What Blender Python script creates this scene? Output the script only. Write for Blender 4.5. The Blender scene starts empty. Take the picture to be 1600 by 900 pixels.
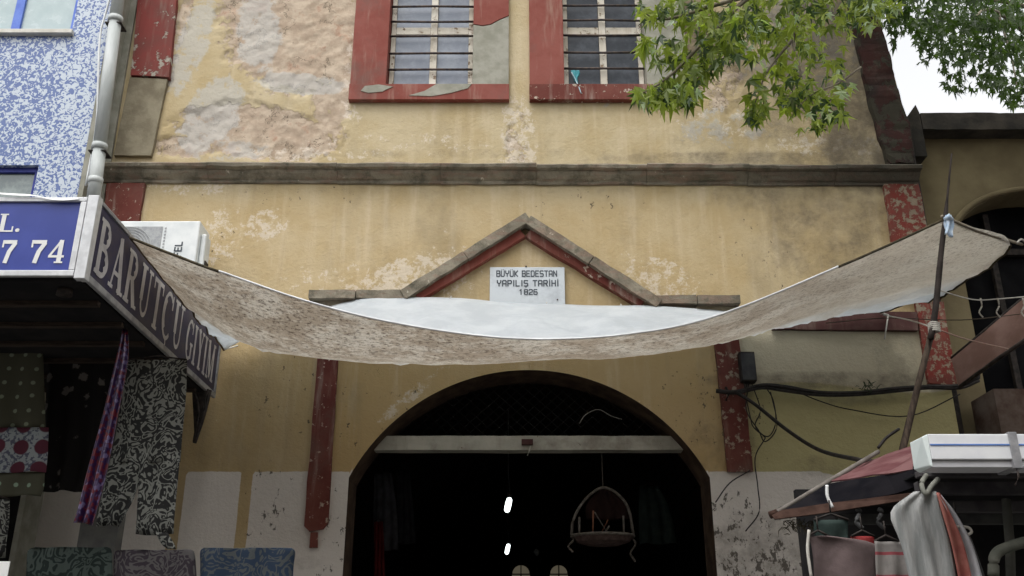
import bpy, bmesh, math, random
import numpy as np
from mathutils import Vector, Matrix, noise as mnoise
R = random.Random(7)
rad = math.radians
scene = bpy.context.scene
COL = scene.collection

# ------------------------------------------------------------------ camera, sky, sun, exposure
PITCH = math.atan(0.4)
FPX = 1500.0
CAMZ = 1.6
cam = bpy.data.cameras.new('camera')
cam.sensor_width = 36.0
cam.lens = 36.0 * FPX / 1600.0
cam.clip_start = 0.05
cam.clip_end = 3000
camo = bpy.data.objects.new('camera', cam)
COL.objects.link(camo)
camo.location = (0, 0, CAMZ)
camo.rotation_euler = (math.pi / 2 + PITCH, 0, 0)
scene.camera = camo

SUN_EL, SUN_AZ = 66, 200
w = bpy.data.worlds.new('World')
scene.world = w
w.use_nodes = True
wn, wl = w.node_tree.nodes, w.node_tree.links
wn.clear()
sky = wn.new('ShaderNodeTexSky')
sky.sky_type = 'NISHITA'
sky.sun_disc = False
sky.sun_elevation = rad(SUN_EL)
sky.sun_rotation = rad(SUN_AZ)
sky.dust_density = 4.0
sky.air_density = 1.0
hs = wn.new('ShaderNodeHueSaturation')
hs.inputs['Saturation'].default_value = 0.08
hs.inputs['Value'].default_value = 5.2
bg = wn.new('ShaderNodeBackground')
bg.inputs['Strength'].default_value = 0.15
wo = wn.new('ShaderNodeOutputWorld')
wl.new(sky.outputs[0], hs.inputs['Color'])
wl.new(hs.outputs[0], bg.inputs['Color'])
wl.new(bg.outputs[0], wo.inputs['Surface'])
sl = bpy.data.lights.new('sun', 'SUN')
sl.energy = 0.5
sl.angle = rad(35)
sl.color = (1, 0.96, 0.9)
so = bpy.data.objects.new('sun', sl)
COL.objects.link(so)
# high sun behind the camera, a little to its left
so.rotation_euler = (rad(90 - SUN_EL), 0, rad(-20))
scene.view_settings.view_transform = 'Standard'
scene.view_settings.look = 'None'
scene.view_settings.exposure = -1.1
scene.view_settings.gamma = 1
scene.cycles.max_bounces = 7
scene.cycles.diffuse_bounces = 4
scene.cycles.glossy_bounces = 3
scene.cycles.transmission_bounces = 5
scene.cycles.transparent_max_bounces = 12
scene.cycles.caustics_reflective = False
scene.cycles.caustics_refractive = False

# ------------------------------------------------------------------ helpers
CS, SN = math.cos(PITCH), math.sin(PITCH)
WALL = 8.5


def P(px, py, Y):
    """the real point at distance Y that was measured at this place of the photograph"""
    u = (px - 800) / FPX
    v = (450 - py) / FPX
    yy = CS - v * SN
    zz = SN + v * CS
    return Vector((u / yy * Y, Y, CAMZ + zz / yy * Y))


def tag(o, label=None, cat=None, group=None, kind=None):
    if label: o['label'] = label
    if cat: o['category'] = cat
    if group: o['group'] = group
    if kind: o['kind'] = kind
    return o


def empty(name, loc, label=None, cat=None, group=None):
    o = bpy.data.objects.new(name, None)
    o.empty_display_size = 0.1
    COL.objects.link(o)
    o.location = loc
    return tag(o, label, cat, group)


def link(name, me, mat, parent=None, kind=None, smooth=False):
    o = bpy.data.objects.new(name, me)
    COL.objects.link(o)
    if mat is not None:
        for m in (mat if isinstance(mat, (list, tuple)) else [mat]):
            me.materials.append(m)
    if smooth:
        for p in me.polygons: p.use_smooth = True
    if parent is not None:
        o.parent = parent
        o.matrix_parent_inverse = Matrix.Translation(-parent.location)
    if kind: o['kind'] = kind
    return o


def bmobj(name, bm, mat, parent=None, kind=None, smooth=False, bevel=0, solid=0):
    me = bpy.data.meshes.new(name)
    bmesh.ops.recalc_face_normals(bm, faces=bm.faces)
    bm.to_mesh(me)
    bm.free()
    o = link(name, me, mat, parent, kind, smooth)
    if solid:
        s = o.modifiers.new('thickness', 'SOLIDIFY')
        s.thickness = solid
        s.offset = 0
    if bevel:
        b = o.modifiers.new('bevel', 'BEVEL')
        b.width = bevel
        b.segments = 2
        b.limit_method = 'ANGLE'
    return o


def add_box(bm, lo, hi, mi=0):
    x0, y0, z0 = lo
    x1, y1, z1 = hi
    vs = [bm.verts.new(c) for c in ((x0, y0, z0), (x1, y0, z0), (x1, y1, z0), (x0, y1, z0),
                                    (x0, y0, z1), (x1, y0, z1), (x1, y1, z1), (x0, y1, z1))]
    for f in ((0, 3, 2, 1), (4, 5, 6, 7), (0, 1, 5, 4), (1, 2, 6, 5), (2, 3, 7, 6), (3, 0, 4, 7)):
        fc = bm.faces.new([vs[i] for i in f])
        fc.material_index = mi
    return vs


def box(name, lo, hi, mat, parent=None, bevel=0.004, kind=None):
    bm = bmesh.new()
    add_box(bm, lo, hi)
    return bmobj(name, bm, mat, parent, kind, bevel=bevel)


def add_tube(bm, pts, r, seg=8, cap=True):
    pts = [Vector(p) for p in pts]
    n = len(pts)
    rs = r if isinstance(r, (list, tuple)) else [r] * n
    rings = []
    ref = Vector((0.13, 0.27, 0.95))
    for i, p in enumerate(pts):
        d = (pts[min(i + 1, n - 1)] - pts[max(i - 1, 0)])
        if d.length < 1e-9: d = Vector((0, 0, 1))
        d.normalize()
        rr = ref if abs(d.dot(ref)) < 0.95 else Vector((1, 0, 0))
        a = d.cross(rr).normalized()
        b = d.cross(a).normalized()
        rings.append([bm.verts.new(p + (a * math.cos(t) + b * math.sin(t)) * rs[i])
                      for t in [2 * math.pi * k / seg for k in range(seg)]])
        ref = a.cross(d) if False else ref
    for i in range(n - 1):
        for k in range(seg):
            bm.faces.new((rings[i][k], rings[i][(k + 1) % seg], rings[i + 1][(k + 1) % seg], rings[i + 1][k]))
    if cap:
        bm.faces.new(rings[0][::-1])
        bm.faces.new(rings[-1])


def tube(name, pts, r, mat, parent=None, seg=8, kind=None):
    bm = bmesh.new()
    add_tube(bm, pts, r, seg)
    return bmobj(name, bm, mat, parent, kind, smooth=True)


def catmull(pts, n=8):
    pts = [Vector(p) for p in pts]
    out = []
    q = [pts[0] * 2 - pts[1]] + pts + [pts[-1] * 2 - pts[-2]]
    for i in range(1, len(q) - 2):
        for k in range(n):
            t = k / n
            a, b, c, d = q[i - 1], q[i], q[i + 1], q[i + 2]
            out.append(0.5 * ((2 * b) + (c - a) * t + (2 * a - 5 * b + 4 * c - d) * t * t + (3 * b - a - 3 * c + d) * t ** 3))
    out.append(pts[-1])
    return out


def rot_box(bm, a, b, up, dep, y0):
    """stone bar in the wall plane from a to b (x,z), thickness up, from y0-dep to y0"""
    a = Vector((a[0], 0, a[1])); b = Vector((b[0], 0, b[1]))
    d = (b - a).normalized()
    n = Vector((-d.z, 0, d.x))
    if n.z < 0: n = -n
    vs = []
    for y in (y0 - dep, y0):
        for p in (a, b, b + n * up, a + n * up):
            vs.append(bm.verts.new((p.x, y, p.z)))
    for f in ((0, 1, 2, 3), (7, 6, 5, 4), (0, 4, 5, 1), (1, 5, 6, 2), (2, 6, 7, 3), (3, 7, 4, 0)):
        bm.faces.new([vs[i] for i in f])


def rough(o, amp=0.006, cut=4, seed=0, freq=6.0):
    """worn stone: subdivide and push the vertices about a little"""
    bm = bmesh.new()
    bm.from_mesh(o.data)
    for it in range(cut):
        es = [e for e in bm.edges if e.calc_length() > 0.06]
        if not es: break
        bmesh.ops.subdivide_edges(bm, edges=es, cuts=1, use_grid_fill=True)
    bmesh.ops.triangulate(bm, faces=bm.faces)
    for v in bm.verts:
        p = v.co * freq + Vector((seed, seed * 2.1, 0))
        nv = mnoise.noise_vector(p) + 0.5 * mnoise.noise_vector(p * 3.1)
        v.co += nv * amp
    bm.to_mesh(o.data)
    bm.free()
    return o


# ------------------------------------------------------------------ materials
class Mat:
    def __init__(s, name, rough_=0.8, color=(0.5, 0.5, 0.5), metallic=0.0, spec=0.3):
        s.m = bpy.data.materials.new(name)
        s.m.use_nodes = True
        s.n = s.m.node_tree.nodes
        s.l = s.m.node_tree.links
        s.b = s.n['Principled BSDF']
        s.out = s.n['Material Output']
        s.b.inputs['Roughness'].default_value = rough_
        s.b.inputs['Metallic'].default_value = metallic
        s.b.inputs['Specular IOR Level'].default_value = spec
        s.b.inputs['Base Color'].default_value = (*color, 1)
        s.tc = None

    def coord(s, which='Object', scale=(1, 1, 1), rot=(0, 0, 0)):
        if s.tc is None: s.tc = s.n.new('ShaderNodeTexCoord')
        mp = s.n.new('ShaderNodeMapping')
        mp.inputs['Scale'].default_value = scale
        mp.inputs['Rotation'].default_value = rot
        s.l.new(s.tc.outputs[which], mp.inputs['Vector'])
        return mp.outputs[0]

    def put(s, sock, v):
        if hasattr(v, 'is_output') or isinstance(v, bpy.types.NodeSocket):
            s.l.new(v, sock)
        elif isinstance(v, (tuple, list)) and len(v) == 3 and sock.type == 'RGBA':
            sock.default_value = (*v, 1)
        else:
            sock.default_value = v

    def noise(s, scale=5, detail=5, rough_=0.55, vec=None, dist=0.0, col=False):
        t = s.n.new('ShaderNodeTexNoise')
        t.inputs['Scale'].default_value = scale
        t.inputs['Detail'].default_value = detail
        t.inputs['Roughness'].default_value = rough_
        t.inputs['Distortion'].default_value = dist
        s.l.new(vec if vec is not None else s.coord(), t.inputs['Vector'])
        return t.outputs['Color' if col else 'Fac']

    def voro(s, scale=5, feature='F1', out='Distance', vec=None, rnd=1.0, flat=False):
        t = s.n.new('ShaderNodeTexVoronoi')
        if flat:
            t.voronoi_dimensions = '2D'
            vec = s.coord(rot=(math.pi / 2, 0, 0))
        t.feature = feature
        t.inputs['Scale'].default_value = scale
        t.inputs['Randomness'].default_value = rnd
        s.l.new(vec if vec is not None else s.coord(), t.inputs['Vector'])
        return t.outputs[out]

    def math(s, op, a, b=0.0, c=None, clamp=False):
        t = s.n.new('ShaderNodeMath')
        t.operation = op
        t.use_clamp = clamp
        s.put(t.inputs[0], a)
        s.put(t.inputs[1], b)
        if c is not None: s.put(t.inputs[2], c)
        return t.outputs[0]

    def ss(s, v, lo, hi):
        t = s.n.new('ShaderNodeMapRange')
        t.interpolation_type = 'SMOOTHSTEP'
        s.put(t.inputs['Value'], v)
        t.inputs['From Min'].default_value = lo
        t.inputs['From Max'].default_value = hi
        return t.outputs[0]

    def mix(s, f, a, b, mode='MIX'):
        t = s.n.new('ShaderNodeMix')
        t.data_type = 'RGBA'
        t.blend_type = mode
        s.put(t.inputs[0], f)
        s.put(t.inputs[6], a)
        s.put(t.inputs[7], b)
        return t.outputs[2]

    def attr(s, name):
        t = s.n.new('ShaderNodeAttribute')
        t.attribute_name = name
        sp = s.n.new('ShaderNodeSeparateColor')
        s.l.new(t.outputs['Color'], sp.inputs[0])
        return sp.outputs[0], sp.outputs[1], sp.outputs[2]

    def sep(s, vec):
        t = s.n.new('ShaderNodeSeparateXYZ')
        s.l.new(vec, t.inputs[0])
        return t.outputs

    def base(s, c):
        s.put(s.b.inputs['Base Color'], c)

    def bump(s, h, dist=0.01, strength=0.6):
        t = s.n.new('ShaderNodeBump')
        t.inputs['Distance'].default_value = dist
        t.inputs['Strength'].default_value = strength
        s.l.new(h, t.inputs['Height'])
        s.l.new(t.outputs[0], s.b.inputs['Normal'])

    def random(s):
        t = s.n.new('ShaderNodeObjectInfo')
        return t.outputs['Random']


def simple(name, c1, c2, scale=8, rough_=0.8, bump=0.004, metallic=0, spec=0.14, detail=6, stretch=(1, 1, 1)):
    m = Mat(name, rough_, metallic=metallic, spec=spec)
    v = m.coord(scale=stretch)
    n = m.noise(scale, detail, 0.6, v)
    m.base(m.mix(m.ss(n, 0.35, 0.65), c1, c2))
    if bump: m.bump(m.noise(scale * 5, 4, 0.6, v), bump, 0.5)
    return m.m


def make_plaster():
    m = Mat('aged_plaster', 0.92, spec=0.15)
    v = m.coord()
    pink, grey, lime = m.attr('mask_a')
    soot_shade, pale, olive = m.attr('mask_b')
    ochre, dado, warm = m.attr('mask_c')
    n1 = m.noise(1.6, 8, 0.62, v)
    n2 = m.noise(7, 9, 0.68, v)
    n3 = m.noise(30, 6, 0.65, v)
    st = m.noise(1.0, 6, 0.6, m.coord(scale=(9, 9, 0.7)))
    base = m.mix(m.ss(n1, 0.34, 0.66), (0.43, 0.34, 0.19), (0.50, 0.42, 0.275))
    base = m.mix(m.ss(ochre, 0.0, 1.0), base, m.mix(n1, (0.42, 0.28, 0.12), (0.48, 0.34, 0.165)))
    base = m.mix(m.math('MULTIPLY', m.ss(st, 0.5, 0.75), 0.30), base, (0.66, 0.56, 0.42))
    base = m.mix(m.math('MULTIPLY', m.ss(m.noise(1.3, 5, 0.6, m.coord(scale=(7, 7, .5))), 0.56, 0.8), 0.4), base, (0.34, 0.26, 0.15))
    base = m.mix(m.math('MULTIPLY', m.ss(n3, 0.5, 0.8), 0.35), base, (0.42, 0.31, 0.18))

    gr = m.ss(m.noise(0.7, 9, .68, m.coord(scale=(1.6, 1.6, .8))), .5, .72)
    base = m.mix(m.math('MULTIPLY', gr, .5), base, (0.25, 0.205, 0.13))

    def patch(mask, k, lo=0.45, hi=0.55, nn=n2):
        return m.ss(m.math('ADD', mask, m.math('MULTIPLY', m.math('SUBTRACT', nn, 0.5), k)), lo, hi)
    pk = m.mix(m.ss(n2, 0.38, 0.6), (0.37, 0.285, 0.22), (0.49, 0.40, 0.315))
    pk = m.mix(m.ss(m.noise(3.5, 6, .7, v), 0.55, 0.68), pk, (0.36, 0.22, 0.16))
    wv = m.n.new('ShaderNodeVectorMath'); wv.operation = 'ADD'
    m.l.new(v, wv.inputs[0]); m.l.new(m.noise(2.5, 6, .7, v, col=True), wv.inputs[1])
    ck = m.ss(m.voro(1.7, 'DISTANCE_TO_EDGE', 'Distance', wv.outputs[0]), .022, .004)
    ck = m.math('MULTIPLY', ck, m.ss(m.noise(2.3, 4, .6, v), .48, .56))
    pk = m.mix(m.math('MULTIPLY', ck, .9), pk, (0.09, 0.07, 0.055))
    fp = patch(pink, 2.0, .42, .6)
    base = m.mix(m.math('MULTIPLY', fp, .85), base, pk)
    fo = patch(olive, 0.8, 0.3, 0.7)
    base = m.mix(fo, base, m.mix(n2, (0.36, 0.32, 0.155), (0.46, 0.41, 0.22)))
    fl = patch(pale, 0.5, 0.3, 0.7)
    base = m.mix(fl, base, m.mix(n2, (0.44, 0.385, 0.27), (0.54, 0.49, 0.37)))
    fd = patch(dado, 0.6, 0.40, 0.60)
    base = m.mix(fd, base, m.mix(n1, (0.58, 0.53, 0.48), (0.72, 0.68, 0.63)))
    fg = patch(grey, 2.0, 0.42, 0.7)
    base = m.mix(m.math('MULTIPLY', fg, 0.6), base, m.mix(n2, (0.38, 0.39, 0.39), (0.50, 0.49, 0.45)))
    fw = patch(lime, 2.4, 0.5, 0.68, m.noise(11, 10, 0.78, v))
    base = m.mix(m.math('MULTIPLY', fw, 0.6), base, (0.66, 0.59, 0.50))
    # small scars everywhere
    sc = m.ss(m.noise(13, 9, 0.72, v), 0.70, 0.74)
    base = m.mix(m.math('MULTIPLY', sc, 0.7), base, (0.25, 0.19, 0.14))
    sc2 = m.ss(m.noise(9, 9, 0.75, m.coord(scale=(1, 1, 1.3), rot=(0, 0.4, 0))), 0.685, 0.71)
    base = m.mix(m.math('MULTIPLY', sc2, 0.75), base, (0.74, 0.66, 0.55))
    fk = m.ss(m.math('ADD', m.math('MULTIPLY', warm, .16), m.noise(17, 5, .7, m.coord(scale=(1, 1, .7)))), .70, .73)
    base = m.mix(m.math('MULTIPLY', m.math('MULTIPLY', fk, .85), m.ss(warm, .02, .2)), base, (0.06, 0.05, 0.04))
    fs = patch(soot_shade, 1.0, 0.25, 0.95)
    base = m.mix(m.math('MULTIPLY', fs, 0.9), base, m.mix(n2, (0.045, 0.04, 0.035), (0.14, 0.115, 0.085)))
    m.base(base)
    h = m.math('ADD', m.math('MULTIPLY', n2, 1.0), m.math('MULTIPLY', n3, 0.35))
    h = m.math('SUBTRACT', h, m.math('MULTIPLY', fp, 0.5))
    h = m.math('SUBTRACT', h, m.math('MULTIPLY', sc, 0.5))
    h = m.math('SUBTRACT', h, m.math('MULTIPLY', sc2, 0.35))
    m.bump(h, 0.02, 0.7)
    return m.m


PLASTER = make_plaster()


def paint(name, c1, c2, under, wear=0.6, under2=None, scale=9):
    m = Mat(name, 0.8, spec=0.15)
    v = m.coord()
    n1 = m.noise(3, 7, 0.65, v)
    n2 = m.noise(scale, 10, 0.72, v)
    n3 = m.noise(40, 4, 0.6, v)
    b = m.mix(m.ss(n1, 0.35, 0.65), c1, c2)
    f = m.ss(n2, wear - 0.012, wear + 0.012)
    b = m.mix(f, b, m.mix(n3, under, under2 or under))
    st_ = m.noise(1.5, 6, .65, m.coord(scale=(7, 7, .8)))
    b = m.mix(m.math('MULTIPLY', m.ss(st_, .5, .75), .4), b, under)
    b = m.mix(m.math('MULTIPLY', m.ss(m.noise(2.2, 8, .7, v), 0.50, 0.72), 0.55), b, (0.13, 0.09, 0.075))
    m.base(b)
    m.bump(m.math('SUBTRACT', m.math('MULTIPLY', n3, 0.3), f), 0.006, 0.7)
    return m.m


RED = paint('oxide_red_paint', (0.20, 0.055, 0.042), (0.24, 0.08, 0.064), (0.42, 0.33, 0.26), 0.69, (0.5, 0.2, 0.15))
RED_DULL = paint('dull_maroon_paint', (0.075, 0.033, 0.03), (0.10, 0.05, 0.045), (0.22, 0.18, 0.15), 0.64, (0.12, 0.10, 0.08), 9)
RED_CHIP = paint('chipped_red_paint', (0.12, 0.034, 0.026), (0.15, 0.055, 0.042), (0.36, 0.29, 0.22), 0.56, (0.25, 0.2, 0.15), 11)
RED_WORN = paint('worn_red_paint', (0.125, 0.034, 0.026), (0.165, 0.056, 0.043), (0.50, 0.44, 0.37), 0.60, (0.45, 0.33, 0.25), 13)
RED_PEEL = paint('peeling_red_paint', (0.20, 0.035, 0.027), (0.15, 0.045, 0.035), (0.32, 0.27, 0.20), 0.53, (0.22, 0.17, 0.12), 15)
RED_FLAKE = paint('flaking_red_paint', (0.20, 0.045, 0.038), (0.15, 0.05, 0.042), (0.28, 0.25, 0.20), 0.58, (0.40, 0.36, 0.31), 8)
SOOTED_RED = paint('sooted_red_paint', (0.045, 0.017, 0.015), (0.022, 0.016, 0.014), (0.05, 0.045, 0.033), 0.50, (0.03, 0.028, 0.02), 3.5)
CEMENT = simple('grey_cement_repair', (0.24, 0.235, 0.19), (0.33, 0.32, 0.27), 6, 0.95, 0.006)
CEMENT_D = simple('olive_brown_cement', (0.17, 0.145, 0.10), (0.25, 0.22, 0.155), 5, 0.95, 0.012)


def make_stone():
    m = Mat('mossy_grey_stone', 0.95, spec=0.15)
    v = m.coord()
    n1 = m.noise(3, 8, 0.65, v)
    n2 = m.noise(12, 9, 0.7, v)
    x = m.sep(v)[0]
    b = m.mix(m.ss(n1, 0.35, 0.65), (0.17, 0.15, 0.115), (0.27, 0.24, 0.185))
    fr = m.ss(m.math('ADD', m.noise(4, 6, .7, m.coord(scale=(1, 1, 4))), m.math('MULTIPLY', m.ss(x, -1.5, 3.0), 0.07)), 0.50, 0.60)
    b = m.mix(m.math('MULTIPLY', fr, 0.28), b, (0.24, 0.11, 0.08))
    b = m.mix(m.ss(n2, 0.64, 0.68), b, (0.55, 0.5, 0.42))
    b = m.mix(m.ss(m.noise(5, 8, .7, v), 0.47, 0.66), b, (0.11, 0.10, 0.075))
    b = m.mix(m.math('MULTIPLY', m.ss(m.math('ADD', x, m.math('MULTIPLY', n1, 2.5)), 2.6, 5.0), 0.75), b, (0.05, 0.048, 0.04))
    m.base(b)
    m.bump(m.math('ADD', n2, m.math('MULTIPLY', m.noise(45, 5, .6, v), .3)), 0.018, 0.8)
    return m.m


STONE = make_stone()
IRON = simple('dark_iron', (0.05, 0.045, 0.05), (0.11, 0.085, 0.07), 20, 0.6, 0.001, metallic=0.4)
IRON_D = simple('blackened_iron', (0.02, 0.018, 0.017), (0.05, 0.04, 0.035), 20, 0.7, 0.001)
WHITEWOOD = paint('chipped_cream_paint', (0.55, 0.50, 0.41), (0.66, 0.62, 0.54), (0.30, 0.22, 0.15), 0.60, (0.22, 0.16, 0.11), 14)
BEAMWOOD = paint('whitewashed_beam', (0.38, 0.36, 0.295), (0.48, 0.45, 0.375), (0.2, 0.15, 0.11), 0.66, None, 18)


def glass(name, c, r=0.12, dust=0.3, dc=(0.4, 0.42, 0.45), spec=.7):
    m = Mat(name, r, c, spec=spec)
    n = m.noise(3.5, 8, 0.7)
    f = m.math('MULTIPLY', m.ss(n, 0.4, 0.72), dust)
    m.base(m.mix(f, c, dc))
    m.put(m.b.inputs['Roughness'], m.math('ADD', m.math('MULTIPLY', n, 0.3), r))
    return m.m


GLASS_DUSTY = glass('dusty_blue_glass', (0.12, 0.145, 0.19), 0.25, 0.7, (0.27, 0.30, 0.34))
GLASS_DARK = glass('dark_glass', (0.012, 0.018, 0.028), 0.35, 0.55, (0.12, 0.135, 0.16), .35)
GLASS_PALE = glass('pale_green_glass', (0.30, 0.38, 0.38), 0.1, 0.5, (0.5, 0.56, 0.56))
GLASS_GREY = glass('streaky_grey_glass', (0.10, 0.13, 0.13), 0.08, 0.7, (0.3, 0.35, 0.33))
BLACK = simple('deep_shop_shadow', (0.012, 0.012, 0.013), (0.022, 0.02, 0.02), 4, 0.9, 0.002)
DARKWOOD = simple('dark_wood', (0.03, 0.022, 0.018), (0.06, 0.045, 0.035), 10, 0.8, 0.003, stretch=(1, 6, 6))

# ------------------------------------------------------------------ ground
def ground_mesh(name, x0, x1, y0, y1, z, mat, nx=1, ny=1):
    bm = bmesh.new()
    bmesh.ops.create_grid(bm, x_segments=nx, y_segments=ny, size=0.5)
    for v in bm.verts:
        v.co = Vector((x0 + (v.co.x + .5) * (x1 - x0), y0 + (v.co.y + .5) * (y1 - y0), z))
    return bmobj(name, bm, mat, kind='structure')


m = Mat('cobble_paving', 0.8, spec=0.3)
vv = m.coord()
e = m.voro(7, 'DISTANCE_TO_EDGE', 'Distance', vv)
c = m.voro(7, 'F1', 'Color', vv)
m.base(m.mix(m.ss(e, 0.02, 0.06), (0.03, 0.03, 0.028), m.mix(0.25, m.mix(m.noise(3, 6), (0.17, 0.165, 0.155), (0.26, 0.25, 0.235)), c, 'MULTIPLY')))
m.bump(m.ss(e, 0.0, 0.12), 0.02, 0.7)
PAVING = m.m
ground_mesh('ground', -400, 400, -400, 400, -0.004, simple('city_ground', (0.09, 0.085, 0.08), (0.13, 0.12, 0.11), 0.4, 0.9, 0.01))
ground_mesh('street_paving', -30, 30, -4.2, 8.4, 0.0, PAVING)
ground_mesh('passage_floor', -2.6, 2.9, 8.4, 29.5, 0.004, simple('passage_stone_floor', (0.06, 0.055, 0.05), (0.10, 0.09, 0.08), 3, 0.6, 0.006))

# ------------------------------------------------------------------ market hall: front wall
XC, RW, ZS, RISE = 0.153, 1.595, 3.195, 0.99
RAD = (RW * RW + RISE * RISE) / (2 * RISE)
XL, XR, ZT = -4.15, 4.02, 9.9


def arch_z(x):
    d = min(abs(x - XC), RW)
    return ZS + math.sqrt(max(RAD * RAD - d * d, 0)) - (RAD - RISE)


W1 = dict(o=(-1.678, -0.033), i=(-1.306, -0.411), zb=7.06, zi=7.25)
W2 = dict(o=(0.184, 1.83), i=(0.543, 1.40), zb=7.06, zi=7.25)
ZIT = 9.05   # top of the openings
hall = empty('market_hall', (0.15, WALL, 0), 'old ochre plastered market hall with a dark arched entrance and oxide red window surrounds', 'building')

# patches of wear and painted shade, measured on the photo as ellipses: (cx, cy, rx, ry, turn)
def E(cx, cy, rx, ry, ang=0, s=1.0):
    p = P(cx, cy, WALL)
    k = (P(cx + 10, cy, WALL).x - p.x) / 10
    kz = (P(cx, cy - 10, WALL).z - p.z) / 10
    return (p.x, p.z, rx * k, ry * kz, rad(ang), s)


MASKS = {
    'pink': [E(465, 55, 80, 62), E(440, 10, 70, 50), E(400, 205, 95, 30, 8), E(520, 130, 24, 70, 0, .8), E(290, 228, 40, 14, 0, .8),
             E(265, 90, 12, 90, 8, .55), E(810, 220, 16, 40, 0, .5), E(1120, 100, 30, 60, 0, .5)],
    'grey': [E(300, 70, 20, 60, 10, .75), E(325, 190, 35, 40, 30, .8), E(345, 150, 30, 25, 0, .8), E(465, 130, 55, 12, 5, 1), E(400, 40, 25, 50, 0, .7), E(415, 60, 20, 40, 0, .8),
             E(345, 235, 60, 14, 0, .5), E(1130, 200, 60, 25, 0, .5), E(1250, 60, 90, 70, 0, .6), E(945, 90, 20, 60, 0, .5)],
    'lime': [E(350, 370, 30, 40, 0, .5), E(415, 350, 25, 22, 0, .62), E(620, 435, 90, 22, -25, .6), E(500, 240, 90, 10, 0, .5), E(600, 440, 140, 25, 0, .45), E(640, 225, 120, 14, 0, .4),
             E(810, 210, 25, 50, 0, .6), E(1120, 195, 60, 22, 0, .42), E(640, 620, 60, 8, -42, .55), E(1035, 440, 60, 30, 30, .5), E(560, 95, 20, 90, 3, .5),
             E(300, 290, 60, 14, 0, .5), E(1300, 225, 90, 15, 0, .5), E(810, 300, 30, 25, 0, .3), E(740, 345, 60, 14, -32, .35)],
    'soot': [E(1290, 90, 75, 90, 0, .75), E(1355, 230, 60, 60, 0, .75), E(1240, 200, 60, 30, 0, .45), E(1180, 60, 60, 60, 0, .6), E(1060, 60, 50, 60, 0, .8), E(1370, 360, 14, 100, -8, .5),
             E(850, 240, 500, 6, 0, .35), E(1200, 248, 220, 10, 0, .55), E(1330, 370, 110, 70, 0, .5), E(1290, 300, 150, 35, 0, .48), E(1200, 220, 150, 30, 0, .35), E(1190, 870, 70, 60, 0, .5), E(1240, 850, 60, 40, 0, .5), E(1120, 850, 14, 70, 0, .3),  # soot stains, plus tree shade on the right wall painted into the colour
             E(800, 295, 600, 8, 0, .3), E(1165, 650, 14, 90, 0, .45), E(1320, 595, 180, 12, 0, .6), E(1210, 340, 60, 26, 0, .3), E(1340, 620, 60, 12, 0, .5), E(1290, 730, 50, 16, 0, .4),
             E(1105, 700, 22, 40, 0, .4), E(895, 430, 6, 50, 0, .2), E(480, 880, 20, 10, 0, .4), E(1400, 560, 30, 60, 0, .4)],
    'olive': [],
    'warm': [E(1215, 865, 75, 55, 0, 1), E(1150, 850, 45, 70, 0, .85), E(1150, 640, 40, 90, 0, .6), E(520, 840, 30, 60, 0, .6), E(600, 640, 90, 50, 0, .5), E(310, 370, 40, 50, 0, .5), E(1180, 400, 60, 40, 0, .4), E(430, 310, 120, 16, 0, .4), E(900, 320, 80, 20, 0, .4), E(1080, 640, 50, 60, 0, .55), E(420, 790, 30, 60, 0, .6), E(460, 620, 50, 50, 0, .45)],
}


def mask_val(name, x, z):
    best = 0.0
    for (cx, cz, rx, rz, a, s) in MASKS[name]:
        dx, dz = x - cx, z - cz
        u = (dx * math.cos(a) - dz * math.sin(a)) / rx
        v = (dx * math.sin(a) + dz * math.cos(a)) / rz
        d = u * u + v * v
        if d < 3:
            t = max(0.0, 1 - d / 3)
            best = max(best, s * min(1.0, 1.45 * t))
    return best


def sstep(v, a, b):
    t = min(1, max(0, (v - a) / (b - a)))
    return t * t * (3 - 2 * t)


Z_DADO = 3.25
PXR = 3.62      # right quoin from here


def wall_fields(x, z):
    pk = mask_val('pink', x, z)
    gr = mask_val('grey', x, z)
    li = mask_val('lime', x, z)
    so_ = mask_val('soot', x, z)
    dado = 1 - sstep(z, Z_DADO - 0.03, Z_DADO + 0.03)
    if x > 2.75: dado = 1 - sstep(z, Z_DADO - 0.05 - 0.12 * (x - 2.75), Z_DADO + 0.01 - 0.12 * (x - 2.75))
    # olive yellow stripes left bare in the white dado
    for xs in (P(278, 780, WALL).x, P(383, 780, WALL).x):
        dado *= sstep(abs(x - xs), 0.035, 0.06)
    rightside = sstep(x, 2.02, 2.1)
    zm = 4.02 + 0.05 * math.sin(x * 3)
    olive = rightside * (1 - sstep(z, zm - .04, zm + .04))
    pale = rightside * sstep(z, zm - .04, zm + .04) * (1 - sstep(z, 4.62, 4.7))
    ochre = 0.12 + 0.25 * (1 - sstep(z, 5.8, 6.2)) + 0.35 * (1 - sstep(z, 4.6, 4.9)) * (1 if -1.75 < x < 1.95 else 0.35)
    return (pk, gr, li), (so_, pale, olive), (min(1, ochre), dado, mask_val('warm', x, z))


def relief(x, z, pk):
    y = 0.006 * mnoise.noise(Vector((x * 0.8, 3.3, z * 0.8)))
    if pk > 0.05:
        n = mnoise.fractal(Vector((x * 4, 0.7, z * 4)), 0.7, 2.1, 5)
        e = sstep(pk + n * 0.6, 0.42, 0.52)
        y += e * (0.014 + 0.013 * mnoise.fractal(Vector((x * 9, 5.7, z * 9)), 0.6, 2.2, 4))
    return y


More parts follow.
